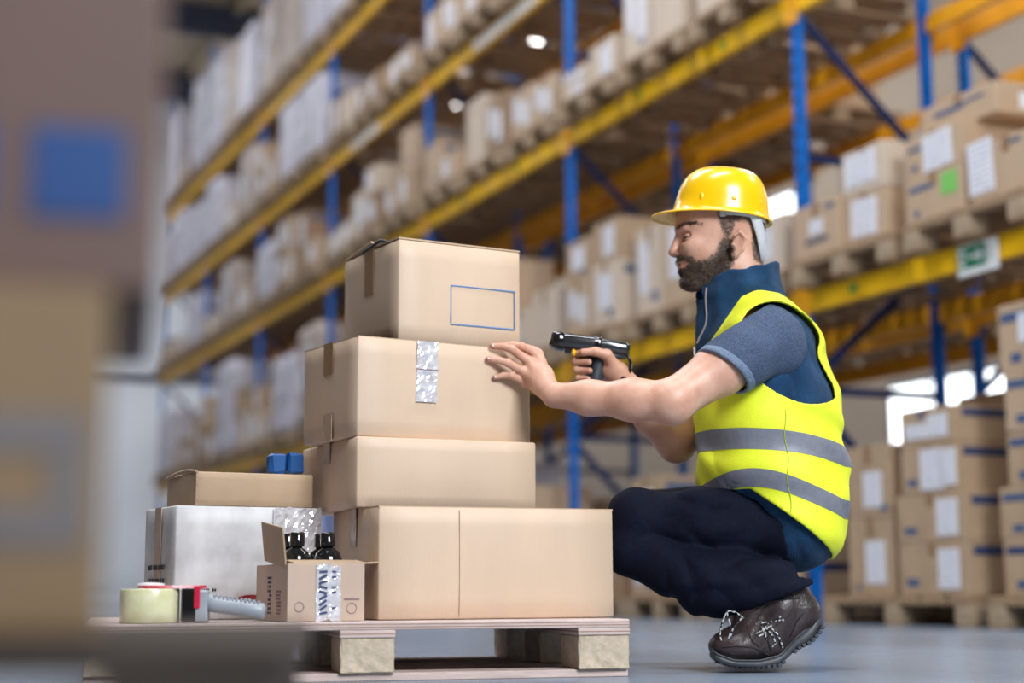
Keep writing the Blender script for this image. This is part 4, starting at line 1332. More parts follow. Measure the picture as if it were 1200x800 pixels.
# ---- beard and hair strands
HAIR_M = mat('dark_brown_hair', (0.045, 0.027, 0.019), 0.5, 0.4, 200, col2=(0.15, 0.10, 0.072))
HAIR_S = mat('short_greying_hair', (0.055, 0.038, 0.030), 0.5, 0.4, 200, col2=(0.13, 0.10, 0.085))
me = body.data
nrm = np.zeros(len(me.vertices) * 3, np.float32); me.vertices.foreach_get('normal', nrm); nrm = nrm.reshape(-1, 3)
def strands(name, mask, count, length, lean, material, width=0.0007, seed=0):
    r = np.random.RandomState(seed)
    idx = np.nonzero(mask > .3)[0]
    w_ = mask[idx] / mask[idx].sum()
    pick = r.choice(idx, count, p=w_)
    p = pos[pick] + r.normal(size=(count, 3)) * .0006
    n = nrm[pick]
    t = np.array(lean) + r.normal(size=(count, 3)) * .35
    t = t - (t * n).sum(1)[:, None] * n
    t /= np.linalg.norm(t, axis=1)[:, None] + 1e-9
    Lh = length * r.uniform(.6, 1.2, count)[:, None] * (0.55 + .45 * mask[pick])[:, None]
    side = np.cross(n, t) * width
    p0 = p - n * .0005
    p1 = p0 + n * Lh * .42 + t * Lh * .45
    p2 = p0 + n * Lh * .55 + t * Lh * 1.0
    Vv = np.stack([p0 - side, p0 + side, p1 + side * .9, p1 - side * .9, p2 - side * .2, p2 + side * .2], 1).reshape(-1, 3)
    b = np.arange(count)[:, None] * 6
    Fq = np.concatenate([b + np.array([0, 1, 2, 3]), b + np.array([3, 2, 5, 4])])
    o = pmesh(name, Vv, Fq, material); o['kind'] = 'stuff'
    return o
strands('beard', bm_ ** 1.5, 7500, .0085, (0.25, 0, -1.0), HAIR_M, .00055, 1)
strands('hair', hm_ * (hz > 246), 7000, .0055, (0.5, 0, -1.0), HAIR_S, .0005, 2)
strands('eyebrows', brow * inhead, 500, .006, (0.9, 0, 0.15), HAIR_M, .0005, 3)

# ---- eyes
def eye(s):
    c = hd(808.0, 278.2, s * .0330)
    gaze = np.array((-0.93, -0.26, -0.22)); gaze /= np.linalg.norm(gaze)
    bm = bmesh.new(); bmesh.ops.create_uvsphere(bm, u_segments=24, v_segments=18, radius=.0125)
    R = Vector(gaze).to_track_quat('Z', 'Y').to_matrix()
    for f in bm.faces:
        z = f.calc_center_median().z / .0125
        f.material_index = 2 if z > .93 else (1 if z > .74 else 0); f.smooth = True
    for v in bm.verts: v.co = R @ v.co + Vector(c - POFF)
    return bm_obj('eye', bm, [mat('eye_white', (0.48, 0.43, 0.40), 0.12, 0.03, 5, coat=.6), mat('eye_iris', (0.05, 0.035, 0.02), 0.1, 0.2, 90, coat=.8), mat('eye_pupil', (0.004, 0.004, 0.004), 0.05, coat=.8)], PERSON)
def eyelids(s):
    c = hd(808.0, 278.2, s * .0330)
    fwd = Vector((-.86, s * .50, 0)).normalized()              # middle of the eye opening
    sidev = Vector((0, 0, 1)).cross(fwd)
    for nm, e0, e1, r in (('upper_eyelid', 1, 95, .0136), ('lower_eyelid', -95, -17, .0137)):
        bm = bmesh.new(); nu, nv = 20, 10; grid = []
        for lay, rad in ((0, r), (1, r - .0018)):
            g = []
            for j in range(nv + 1):
                row = []
                for i in range(nu + 1):
                    a = math.radians(-88 + 176 * i / nu)
                    edge = (e0 if nm[0] == 'u' else e1)
                    shut = (-4 - edge) * (abs(i / nu * 2 - 1) ** 3)       # the two edges meet at the eye's corners
                    lo_, hi_ = (edge + shut, e1) if nm[0] == 'u' else (e0, edge + shut)
                    el = math.radians(lo_ + (hi_ - lo_) * j / nv)
                    p = (fwd * math.cos(a) + sidev * math.sin(a)) * math.cos(el) * rad + Vector((0, 0, math.sin(el) * rad))
                    row.append(bm.verts.new(p + Vector(c - POFF)))
                g.append(row)
            grid.append(g)
        for lay in (0, 1):
            for j in range(nv):
                for i in range(nu): bm.faces.new((grid[lay][j][i], grid[lay][j][i + 1], grid[lay][j + 1][i + 1], grid[lay][j + 1][i]))
        for j in (0, nv):
            for i in range(nu): bm.faces.new((grid[0][j][i], grid[0][j][i + 1], grid[1][j][i + 1], grid[1][j][i]))
        ed = [grid[0][0 if nm[0] == 'u' else nv][i].co.copy() for i in range(2, nu - 1)]
        bm_obj(nm, bm, SKIN, PERSON, True)
        if nm[0] == 'u':
            b2 = bmesh.new(); add_tube(b2, ed, .0011, 5); bm_obj('eyelashes', b2, HAIR_M, PERSON, True)
for s in (-1, 1): eye(s); eyelids(s)
for c, d, r in TIPS[:4]:       # finger nails of the hand on the carton
    ax = (d - c); ax /= np.linalg.norm(ax)
    upv = np.array(Vector((math.sin(math.radians(32)), -math.cos(math.radians(32)), 0.25)).normalized())
    upv = upv - (upv @ ax) * ax; upv /= np.linalg.norm(upv)
    sd_ = np.cross(upv, ax)
    R = Matrix((ax, sd_, upv)).transposed()
    bm = bmesh.new(); bmesh.ops.create_uvsphere(bm, u_segments=10, v_segments=6, radius=1)
    for v in bm.verts: v.co = R @ Vector((v.co.x * .0052, v.co.y * r * .62, v.co.z * .0016)) + Vector(d + upv * r * .74 - POFF)
    bm_obj('finger_nail', bm, mat('nail', (0.55, 0.33, 0.27), 0.25, 0.05, 40, coat=.3), PERSON, True)
# ------------------------------------------------------------------ clothing
def px_plane(p, q, Y=YC):
    """vertical-to-the-side plane through two points of the side view; positive below/right-hand side of p -> q"""
    A, B_ = V3(*p, Y), V3(*q, Y)
    d = B_ - A; d[1] = 0; d /= np.linalg.norm(d)
    n = np.array((d[2], 0, -d[0]))          # rotate in the x,z plane
    return A, n
def half(P, pl): return (P - pl[0]) @ pl[1]
def ell_cyl(P, c, du, a, b):
    """elliptic cylinder along y: centre c, major direction du in (x,z), semi axes a, b; approximate distance"""
    u = (P[..., 0] - c[0]) * du[0] + (P[..., 2] - c[2]) * du[1]
    v = -(P[..., 0] - c[0]) * du[1] + (P[..., 2] - c[2]) * du[0]
    k = np.sqrt((u / a) ** 2 + (v / b) ** 2)
    return (k - 1) * min(a, b)
M1 = 1 / 485.0                               # metres per pixel at the body
ddir = np.array((0.813, -0.582))

def folds(P, amp, seed=0, f1=26, f2=60):
    w = P + .02 * np.stack([vnoise(P, 30, seed + 5), vnoise(P, 30, seed + 6), vnoise(P, 30, seed + 7)], -1)
    n = vnoise(w, f1, seed); m = vnoise(w, f2, seed + 1)
    return amp * (1 - 2 * np.abs(n) ** .8) * .6 + amp * .35 * m

HEM_V = px_plane((858, 569), (974, 655))
HEM_F = px_plane((885, 632), (945, 688))

# ---- navy fleece body warmer
def fleece_post(P, V):
    d = V - 0.0 + folds(P, .0045, 3, 30, 70)
    # stand-up collar: tilted elliptic ring
    ax0, ax1 = V3(868, 384, YC), V3(866, 321, YC)
    a = ax1 - ax0; La = np.linalg.norm(a); a /= La
    q = P - ax0; t = q @ a
    r = q - t[..., None] * a
    fx = np.cross(np.array((0, 1, 0)), a)
    u = r @ fx; w = r[..., 1]
    taper = 1 - .10 * np.clip(t / La, 0, 1)
    k = np.sqrt((u / (.108 * taper)) ** 2 + (w / (.096 * taper)) ** 2)
    dist = (k - 1) * .085
    th_ = np.arctan2(w, u)
    wav = .003 * np.sin(th_ * 5 + 1.0) + .0025 * np.sin(th_ * 9) - .006 * np.exp(-((t / La - .62 - .06 * np.sin(th_ * 3)) / .16) ** 2)
    t = t - .24 * u + .004 * np.sin(th_ * 4)
    ring = np.maximum(np.abs(dist + .009 + wav) - .009, np.maximum(t - La - wav, -t - .03))
    # roll at the collar's top edge
    ring = np.where(np.abs(t - La * .9) < .05, ring, ring)
    h = np.clip(.5 + .5 * (d - ring) / .018, 0, 1)
    neck_hole = np.maximum(dist + .018 + wav, -t + .0)
    d = np.maximum(d, -neck_hole)
    d = d * (1 - h) + ring * h - .018 * h * (1 - h)
    # open front of the collar
    slit = np.maximum(np.abs(P[..., 1] - (YC - .006)) - (.002 + np.clip(t / La, 0, 1.2) * .016), np.maximum(u * 1.0 + .05, -t + .02))
    slit = np.where(u < 0, slit, 1.0)
    d = np.maximum(d, -slit)
    arm = np.minimum(ell_cyl(P, V3(884, 409, YC), ddir, 50 * M1, 34 * M1), 1)
    arm = np.where(np.abs(P[..., 1] - YC) > .10, arm, 1.0)
    d = np.maximum(d, -arm)
    d = np.maximum(d, half(P, HEM_F))
    return d
FLEECE = mat('navy_fleece', (0.005, 0.034, 0.092), 0.9, 0.25, 26, 0.5, 340, col2=(0.009, 0.052, 0.128), sheen=0.08, spec=.25)
FLEECE_IN = mat('dark_lining', (0.006, 0.01, 0.022), 0.9, 0.2, 26)
ff = torso_field(-.002)
pos_f, F_f = ff.mesh(.0042, fleece_post, slack=.03, hi=V3(1010, 305, 4.15) * np.array((1, 1, 1)))
fleece = pmesh('fleece_vest', pos_f, F_f, FLEECE)

# zip edges of the open collar
ZIPM = mat('pale_zip_edge', (0.42, 0.36, 0.36), 0.35, 0.15, 300, metal=.4)
def on_fleece(px, py, lift=.0012):
    o = Vector(V3(px, py, 3.0) - POFF); d = (Vector(V3(px, py, 4.2) - POFF) - o).normalized()
    ok, loc, nn, fi = fleece.ray_cast(o, d)
    return loc - d * lift if ok else None
for pts in ([(828, 337), (827, 345), (827, 353), (827.5, 361), (828, 370), (827, 379), (824, 387), (820, 395), (817, 402)],):
    P = [q for q in (on_fleece(*p) for p in pts) if q is not None]
    if len(P) > 3:
        bm = bmesh.new(); add_tube(bm, bezier(P, 4), .0024, 6)
        bm_obj('zip', bm, ZIPM, fleece)
bm = bmesh.new(); add_box(bm, *(V3(814, 412, YC - .012) - POFF), .006, .004, .024, bevel=.001); bm_obj('zip_puller', bm, STEEL, fleece)

# ---- t-shirt with short sleeves
TEE = mat('heather_blue_jersey', (0.050, 0.075, 0.135), 0.85, 0.30, 300, 0.3, 420, col2=(0.085, 0.12, 0.20), spec=.3)
TEE_HEM = mat('pale_jersey_hem', (0.15, 0.20, 0.29), 0.85, 0.25, 300, 0.3, 420)
STRAP = px_plane((911, 350), (827, 405), 3.69)
if (V3(890, 420, 3.69) - STRAP[0]) @ STRAP[1] > 0: STRAP = (STRAP[0], -STRAP[1])
def tee(sgn):
    f = Field()
    if sgn < 0:
        a, b, c = SH_L + np.array((0, .01, 0)), V3(868, 418, 3.655), V3(843, 438, 3.635)
        f.cap(a, b, .078, .074, .02); f.cap(b, c, .074, .071, .02); f.ell(V3(912, 405, 3.71), (.065, .05, .075), k=.04)
        f.cap(V3(893, 395, 3.72), V3(888, 395, YC), .074, .07, .03)
    else:
        a, b, c = SH_R, V3(865, 420, 4.02), V3(845, 448, 4.01)
        f.cap(a, b, .078, .072, .02); f.cap(b, c, .072, .068, .02)
        f.cap(V3(888, 395, 3.98), V3(888, 395, YC), .074, .07, .03)
    ax = (c - a) / np.linalg.norm(c - a)
    cut = c - ax * .0 if sgn < 0 else c
    if sgn < 0:
        A, n = px_plane((831, 413), (878, 449), 3.60)
        n = -n if (c - ax * .1 - A) @ n > 0 else n
        nn = n * .92 - np.array((0, .25, 0)); nn /= np.linalg.norm(nn)
        pl = (A, nn)
    else: pl = (cut, ax)
    def post(P, V):
        d = V + folds(P, .0035, 11, 34, 80) * sstep(-.12, .0, (P - pl[0]) @ pl[1] * 1.0 + .0) + folds(P, .0018, 12, 50, 90)
        # hollow: open sleeve
        q = (P - pl[0]) @ pl[1]
        inner = V + .0075
        d = np.maximum(d, -np.where(q > -.06, inner, 1))
        if sgn < 0: d = np.maximum(d, half(P, STRAP))
        return np.maximum(d, q)
    p, F = f.mesh(.0036, post, slack=.02)
    o = pmesh('t_shirt_sleeve', p, F, TEE)
    bm = bmesh.new(); bm.from_mesh(o.data)
    co = Vector(pl[0] - pl[1] * .017 - POFF)
    bmesh.ops.bisect_plane(bm, geom=bm.verts[:] + bm.edges[:] + bm.faces[:], dist=1e-6, plane_co=co, plane_no=Vector(pl[1]))
    o.data.materials.append(TEE_HEM)
    for fc in bm.faces:
        fc.smooth = True
        if (fc.calc_center_median() - co).dot(Vector(pl[1])) > 0:
            fc.material_index = 1
    for v in bm.verts:
        if (v.co - co).dot(Vector(pl[1])) > .0005: v.co += v.normal * .0012
    bm.to_mesh(o.data); bm.free()
    return o
tee(-1); tee(1)

# ---- high-visibility waistcoat
HIVIS = mat('fluorescent_yellow_fabric', (0.84, 0.92, 0.03), 0.6, 0.04, 18, 0.25, 300)
HIVIS_EDGE = mat('fluorescent_binding', (0.70, 0.88, 0.02), 0.55, 0.04, 18)
REFLECT = mat('grey_reflective_tape', (0.20, 0.21, 0.25), 0.5, 0.10, 60, 0.15, 200, metal=.1)
vf = torso_field(.0125)
def vest_post(P, V):
    side = np.abs(P[..., 1] - YC)
    fl = folds(P, .0075, 40, 20, 46)
    # drape: long soft folds running down from the arm hole and across the small of the back
    uu = P[..., 0] * .5 + P[..., 2] * .87
    fl = fl + .0046 * np.sin(uu * 70 + 2.2 * vnoise(P, 14, 44)) * sstep(0, .06, side)
    d = V + fl * .8
    # the lower back blouses out
    shell = np.maximum(d, -(d + .008))
    arm = ell_cyl(P, V3(917, 425, YC), ddir, 70 * M1, 51 * M1)
    shell = np.maximum(shell, -np.where(side > .085, arm, 1.0))
    # neck opening: everything in front of and above the strap line
    n1 = px_plane((905, 334), (862, 356)); n2 = px_plane((862, 356), (809, 432))
    a1 = half(P, n1); a2 = half(P, n2)
    vee = np.maximum(-a1, -a2) if False else None
    o1 = (P - n1[0]) @ n1[1]; o2 = (P - n2[0]) @ n2[1]
    s1 = -1 if ((V3(890, 400, YC) - n1[0]) @ n1[1]) > 0 else 1
    s2 = -1 if ((V3(890, 400, YC) - n2[0]) @ n2[1]) > 0 else 1
    neck = np.maximum(-(o1 * s1), -(o2 * s2))      # inside the opening where both are negative
    neck = -np.minimum(o1 * s1, o2 * s2) if False else neck
    opening = np.maximum(o1 * s1, o2 * s2)         # positive past either line
    taper = .15 - side
    shell = np.maximum(shell, opening - .0)
    return np.maximum(shell, np.minimum(half(P, HEM_V), V3(858, 577, YC)[2] - P[..., 2]))
pos_v, F_v = vf.mesh(.0040, vest_post, slack=.035)
vest = pmesh('safety_vest', pos_v, F_v, HIVIS)
# cut the two reflective bands out of the waistcoat along clean edges
def band(centre, hw, name='reflective_band'):
    """cut the strip within hw of a curved centre line (side-view points) out of the waistcoat as a mesh of its own"""
    cp = np.array([V3(x, y, 3.70) - POFF for x, y in centre])
    co_ = np.polyfit(cp[:, 0], cp[:, 2], 3 if len(centre) > 3 else 2)
    g = lambda x: float(np.polyval(co_, min(max(x, cp[0, 0] - .01), cp[-1, 0] + .01)))
    bm = bmesh.new(); bm.from_mesh(vest.data)
    for v in bm.verts: v.co.z -= g(v.co.x)
    for z in (-hw, hw):
        bmesh.ops.bisect_plane(bm, geom=bm.verts[:] + bm.edges[:] + bm.faces[:], dist=1e-6, plane_co=(0, 0, z), plane_no=(0, 0, 1))
    sel = [abs(f.calc_center_median().z) < hw for f in bm.faces]
    for v in bm.verts: v.co.z += g(v.co.x)
    b2 = bm.copy(); b2.faces.ensure_lookup_table(); bm.faces.ensure_lookup_table()
    bmesh.ops.delete(b2, geom=[f for f, q in zip(b2.faces[:], sel) if not q], context='FACES')
    bmesh.ops.delete(bm, geom=[f for f, q in zip(bm.faces[:], sel) if q], context='FACES')
    for f in bm.faces: f.smooth = True
    bm.to_mesh(vest.data); bm.free()
    b2.normal_update()
    for v in b2.verts: v.co += v.normal * .0010
    for f in b2.faces: f.smooth = True
    me = bpy.data.meshes.new(name); b2.to_mesh(me); b2.free(); me.materials.append(REFLECT)
    return link_obj(name, me, vest)
band([(812, 512), (866, 514), (920, 518), (989, 531)], .0240)
band([(828, 578), (845, 565), (872, 560), (905, 565), (945, 576), (990, 594)], .0205)
# side seam and front edge binding of the waistcoat, following its surface
dg = bpy.context.evaluated_depsgraph_get()
def on_vest(px, py, lift=.0008):
    o = Vector(V3(px, py, 3.0) - POFF); d = (Vector(V3(px, py, 4.0) - POFF) - o).normalized()
    best = None
    for ob in [vest] + list(vest.children):
        ok, loc, nn, fi = ob.ray_cast(o, d)
        if ok and (best is None or loc.y < best.y): best = loc
    return None if best is None else best - d * lift
def seam(pts, r, mm, nm):
    P = [on_vest(*p) for p in pts]; P = [p for p in P if p is not None]
    if len(P) < 3: return
    bm = bmesh.new(); add_tube(bm, P, r, 6); bm_obj(nm, bm, mm, vest)
seam([(919 + (y - 478) * .06 + 1.5 * math.sin(y * .12), y) for y in range(480, 604, 4)], .0011, mat('seam_thread', (0.42, 0.52, 0.03), .7), 'side_seam')
# ---- trousers
TROUS = mat('navy_work_trousers', (0.0022, 0.0034, 0.012), 0.8, 0.25, 90, 0.3, 500, col2=(0.0034, 0.0054, 0.018), spec=.16)
tf = Field()
tf.ell(V3(926, 614, YC), (.108, .160, .112), k=.03)
for H, K, Cc, A, s in ((HIP_L, KN_L, CF_L, AN_L, -1), (HIP_R, KN_R, CF_R, AN_R, 1)):
    tf.cap(H + np.array((-.02, -s * .018, .0)), K, .080, .064, k=.03)
    tf.ell((H * .45 + K * .55) + np.array((0, 0, .004)), (.12, .074, .078), k=.03)
    tf.cap(K, Cc, .064, .062, k=.012)
    tf.cap(Cc, A * .55 + Cc * .45, .062, .071, k=.008)
    tf.cap(A * .55 + Cc * .45, A + np.array((.046, 0, .036)), .074, .072, k=.02)
CUFF = px_plane((850, 723), (934, 690), 3.71)
_s = 1 if ((V3(760, 640, 3.69) - CUFF[0]) @ CUFF[1]) < 0 else -1
CUFF = (CUFF[0], CUFF[1] * _s)
WAIST = px_plane((912, 590), (934, 684), 3.69)
if (V3(800, 620, YC) - WAIST[0]) @ WAIST[1] > 0: WAIST = (WAIST[0], -WAIST[1])
def trouser_post(P, V):
    kn = V3(747, 622, 3.775)
    r = np.hypot(P[..., 0] - kn[0], P[..., 2] - kn[2])
    ang = np.arctan2(P[..., 2] - kn[2], P[..., 0] - kn[0])
    # tight folds radiating from the back of the knee, loose ones over the calf
    w = vnoise(P, 16, 61)
    rad = np.abs(np.sin(ang * 5.5 + 2.2 * w + r * 9)) ** 5
    k1 = sstep(.075, .14, r) * sstep(.44, .2, r) * sstep(.02, .08, P[..., 0] - kn[0])
    d = V + .0060 * rad * k1 - .0020 * k1
    lf = P[..., 0] * .35 - P[..., 2] * .94
    d = d + .0018 * np.sin(lf * 90 + 3.0 * vnoise(P, 18, 63)) * sstep(.08, .2, r)
    d = d + folds(P, .0075, 66, 26, 64) * (.35 + .65 * sstep(.02, .10, -((P - CUFF[0]) @ CUFF[1])))
    q = (P - CUFF[0]) @ CUFF[1]
    low = P[..., 2] < kn[2] - .02
    inner = V + .008
    d = np.maximum(d, np.where(low, -np.where((q > -.018), inner, 1), -1))
    d = np.maximum(d, np.where(low & (P[..., 0] > kn[0]), q, -1))
    hip = (P - WAIST[0]) @ WAIST[1]
    d = np.maximum(d, np.where(P[..., 2] > V3(0, 682, YC)[2], hip, -1))
    return d
pos_t, F_t = tf.mesh(.0040, trouser_post, slack=.03)
trousers = pmesh('trousers', pos_t, F_t, TROUS)

# ---- boots
LEATHER = mat('dark_brown_leather', (0.030, 0.018, 0.018), 0.38, 0.3, 30, 0.35, 120, col2=(0.052, 0.033, 0.034), spec=.6)
LEATHER_SEAM = mat('leather_seam', (0.015, 0.010, 0.010), 0.5, 0.2, 60)
RUBBER = mat('grey_rubber_sole', (0.050, 0.055, 0.065), 0.5, 0.25, 30, 0.2, 120)
LACE = bpy.data.materials.new('speckled_lace'); LACE.use_nodes = True
def lace_nodes():
    N = LACE.node_tree.nodes; L = LACE.node_tree.links; b = N['Principled BSDF']; b.inputs['Roughness'].default_value = .8
    tc = N.new('ShaderNodeTexCoord'); v = N.new('ShaderNodeTexVoronoi'); v.inputs['Scale'].default_value = 210; L.new(tc.outputs['Object'], v.inputs['Vector'])
    rp = N.new('ShaderNodeValToRGB'); rp.color_ramp.interpolation = 'CONSTANT'
    rp.color_ramp.elements[0].color = (.012, .012, .014, 1); rp.color_ramp.elements[1].position = .52; rp.color_ramp.elements[1].color = (.55, .55, .57, 1)
    L.new(v.outputs['Color'], rp.inputs[0]); L.new(rp.outputs[0], b.inputs['Base Color'])
lace_nodes()
def boot(Y, dx=0.0, dz=0.0, name='boot'):
    """left boot modelled in world space at depth Y; heel lifted, weight on the ball of the foot"""
    def q(px, py, dy=0.0): return V3(px, py, Y) + np.array((dx, dy, dz))
    f = Field()
    f.ell(q(850, 757), (.038, .045, .026), k=.01)
    f.cap(q(860, 755), q(893, 744), .037, .047, k=.03)
    f.ell(q(872, 758, -.012), (.052, .040, .026), k=.02)
    f.ell(q(872, 758, .012), (.052, .040, .026), k=.02)
    f.cap(q(893, 744), q(914, 716), .045, .050, k=.03)
    f.cap(q(905, 748), q(939, 719), .042, .038, k=.03)
    f.ell(q(940, 716), (.037, .038, .040), k=.02)
    f.cap(q(912, 712), q(908, 692), .050, .050, k=.025)
    f.cap(q(936, 712), q(925, 688), .034, .042, k=.02)
    f.cap(q(882, 736), q(893, 705), .032, .036, k=.02)          # tongue
    f.cap(q(876, 745), q(879, 712), .034, .038, k=.02)
    base_line = [(830, 766), (858, 774.5), (890, 774), (912, 768), (926, 751), (949, 732), (962, 718)]
    top = px_plane((880, 682), (944, 676), Y)
    if ((q(905, 720) - top[0]) @ top[1]) > 0: top = (top[0], -top[1])
    bx = np.array([q(*p)[0] for p in base_line]); bz_ = np.array([q(*p)[2] for p in base_line])
    c0 = q(905, 740)
    def post(P, V):
        d = V + folds(P, .0016, 77, 45, 90)
        # creases over the bent instep
        u = (P[..., 0] * .8 - P[..., 2] * .6)
        d = d + .0022 * np.abs(np.sin(u * 150 + vnoise(P, 30, 79))) * np.exp(-((P[..., 0] - q(890, 740)[0]) / .03) ** 2)
        zf = np.interp(P[..., 0], bx, bz_)
        d = np.maximum(d, (zf - .004 - P[..., 2]) * .75)
        inner = V + .006
        d = np.maximum(d, -np.where((P - top[0]) @ top[1] > -.03, inner, 1))
        return np.maximum(d, (P - top[0]) @ top[1])
    p, F = f.mesh(.0030, post, slack=.015)
    b = pmesh(name, p, F, LEATHER)
    # sole: side profile with a lugged underside
    upper = [(833, 761), (838, 766), (858, 773), (887, 773), (912, 767), (926, 750), (949, 731), (957.5, 717)]
    lower = [(832.5, 768), (838, 774.5), (852, 779.0), (870, 780.5), (893, 780.5), (910, 778.5), (921, 769), (932, 758.5), (938, 755.5), (946, 752), (957, 740), (962.5, 729)]
    up_ = [q(*c) for c in upper]; lo_ = [q(*c) for c in lower]
    def lerp_list(Ls, n):
        Ls = np.array(Ls); s = np.r_[0, np.cumsum(np.linalg.norm(np.diff(Ls, axis=0), axis=1))]; t = np.linspace(0, s[-1], n)
        return np.stack([np.interp(t, s, Ls[:, k]) for k in range(3)], 1)
    n = 26
    U, Lw = lerp_list(up_, n), lerp_list(lo_, n)
    bm = bmesh.new()
    rows = []
    for i in range(n):
        t = i / (n - 1)
        w = .047 * (math.sin(math.pi * min(1, (t * .93 + .07) ** .55)) ** .35) * (1 - .18 * math.exp(-((t - .62) / .16) ** 2))
        w = max(w, .016)
        if i == 0: w = .020
        row = []
        for (pt, ws) in ((U[i], .97), (U[i] * .5 + Lw[i] * .5, 1.06), (Lw[i], 1.0)):
            for sg in (-1, 1): row.append(bm.verts.new(Vector(pt + np.array((0, sg * w * ws, 0)) - POFF)))
        rows.append(row)
    for i in range(n - 1):
        a, c = rows[i], rows[i + 1]
        for (j, k) in ((0, 2), (2, 4), (4, 5), (5, 3), (3, 1), (1, 0)):
            bm.faces.new((a[j], c[j], c[k], a[k]))
    bm.faces.new([rows[0][j] for j in (0, 2, 4, 5, 3, 1)]); bm.faces.new([rows[-1][j] for j in (1, 3, 5, 4, 2, 0)])
    sole = bm_obj('sole', bm, RUBBER, b, True)
    lug = None
    for i in range(2, n - 1):
        if 14 < i < 17: continue
        for sg in (-1, 1):
            c = Lw[i] + np.array((0, sg * .030, 0))
            t_ = Lw[min(i + 1, n - 1)] - Lw[i - 1]; ang = math.atan2(-t_[2], t_[0])
            o = box_obj('lug', c - POFF + np.array((0.001, 0, .0005)), (.0085, .028, .008), RUBBER, sole, .0008, rot=Matrix.Rotation(ang, 3, 'Y'))
    # seam between upper and sole, heel stitching
    bm = bmesh.new()
    sp = lerp_list(up_, 24)
    add_tube(bm, [Vector(c + np.array((0, -.047 * (math.sin(math.pi * min(1, (i / 23 * .93 + .07) ** .55)) ** .35 if i not in (0, 23) else .5) * (1 - .18 * math.exp(-((i / 23 - .62) / .16) ** 2)), .001)) - POFF) for i, c in enumerate(sp)], .0022, 6)
    bm_obj('welt', bm, RUBBER, b)
    return b, q
boot_l, bq = boot(3.702, dz=0.0)
boot_r, _ = boot(3.702, dx=.045, dz=0.0, name='boot')
boot_r.location = (0, .255, 0)
# stitched seams of the near boot, laid on its surface
def boot_seam(pts, r=.0016, mm=None, nm='seam'):
    P = []
    for px, py in pts:
        o = Vector(V3(px, py, 3.0) - POFF); d = (Vector(V3(px, py, 4.0) - POFF) - o).normalized()
        ok, loc, nn, fi = boot_l.ray_cast(o, d)
        if ok: P.append(loc - d * .0006)
    if len(P) > 2:
        bm = bmesh.new(); add_tube(bm, P, r, 6); bm_obj(nm, bm, mm or LEATHER_SEAM, boot_l)
def through(pts, n=8): return [(p.x, p.y) for p in bezier([(x, y, 0) for x, y in pts], n)]
boot_seam(through([(846, 758), (866, 757), (886, 760), (902, 768)]))
boot_seam(through([(904, 764), (900, 748), (908, 734), (924, 722), (930, 706), (926, 690)]))
boot_seam(through([(926, 746), (934, 728), (946, 712), (950, 700)]))
boot_seam(through([(884, 716), (900, 706), (918, 702), (938, 700)]), .0022)
boot_seam(through([(876, 734), (880, 748), (890, 758)]))
# laces of the near boot
def lace(pts, r=.0019, seg=6):
    bm = bmesh.new(); add_tube(bm, bezier([Vector(bq(*p) - POFF) for p in pts], 8), r, seg); return bm_obj('lace', bm, LACE, boot_l)
lace([(872, 726, -.03), (860, 718, -.05), (850, 716, -.045), (843, 731, -.04), (841.5, 745, -.038), (846, 752, -.038), (852, 748, -.04), (857, 734, -.042), (868, 722, -.04)])
lace([(849, 717, -.045), (853, 735, -.048), (851, 747, -.045)])
for k, (a, c) in enumerate((((889, 729, -.050), (914, 726, -.056)), ((889, 734, -.051), (910, 722, -.057)), ((882, 742, -.050), (899, 733, -.055)), ((879, 749, -.049), (893, 741, -.053)))):
    lace([a, ((a[0] + c[0]) / 2, (a[1] + c[1]) / 2 - 1, a[2] - .004), c])
lace([(892, 733, -.056), (899, 742, -.058), (904, 752, -.054), (901, 757, -.05)]); lace([(897, 733, -.057), (906, 742, -.058), (911, 752, -.052), (913, 758, -.048)])
lace([(889, 734, -.055), (893, 745, -.056), (895, 755, -.05)])
for p in ((913, 726, -.055), (909, 722, -.056), (899, 733, -.054), (893, 741, -.052), (889, 729, -.050)):
    bm = bmesh.new(); bmesh.ops.create_uvsphere(bm, u_segments=10, v_segments=6, radius=.0035)
    for v in bm.verts: v.co += Vector(bq(*p) - POFF)
    bm_obj('eyelet', bm, STEEL, boot_l, True)

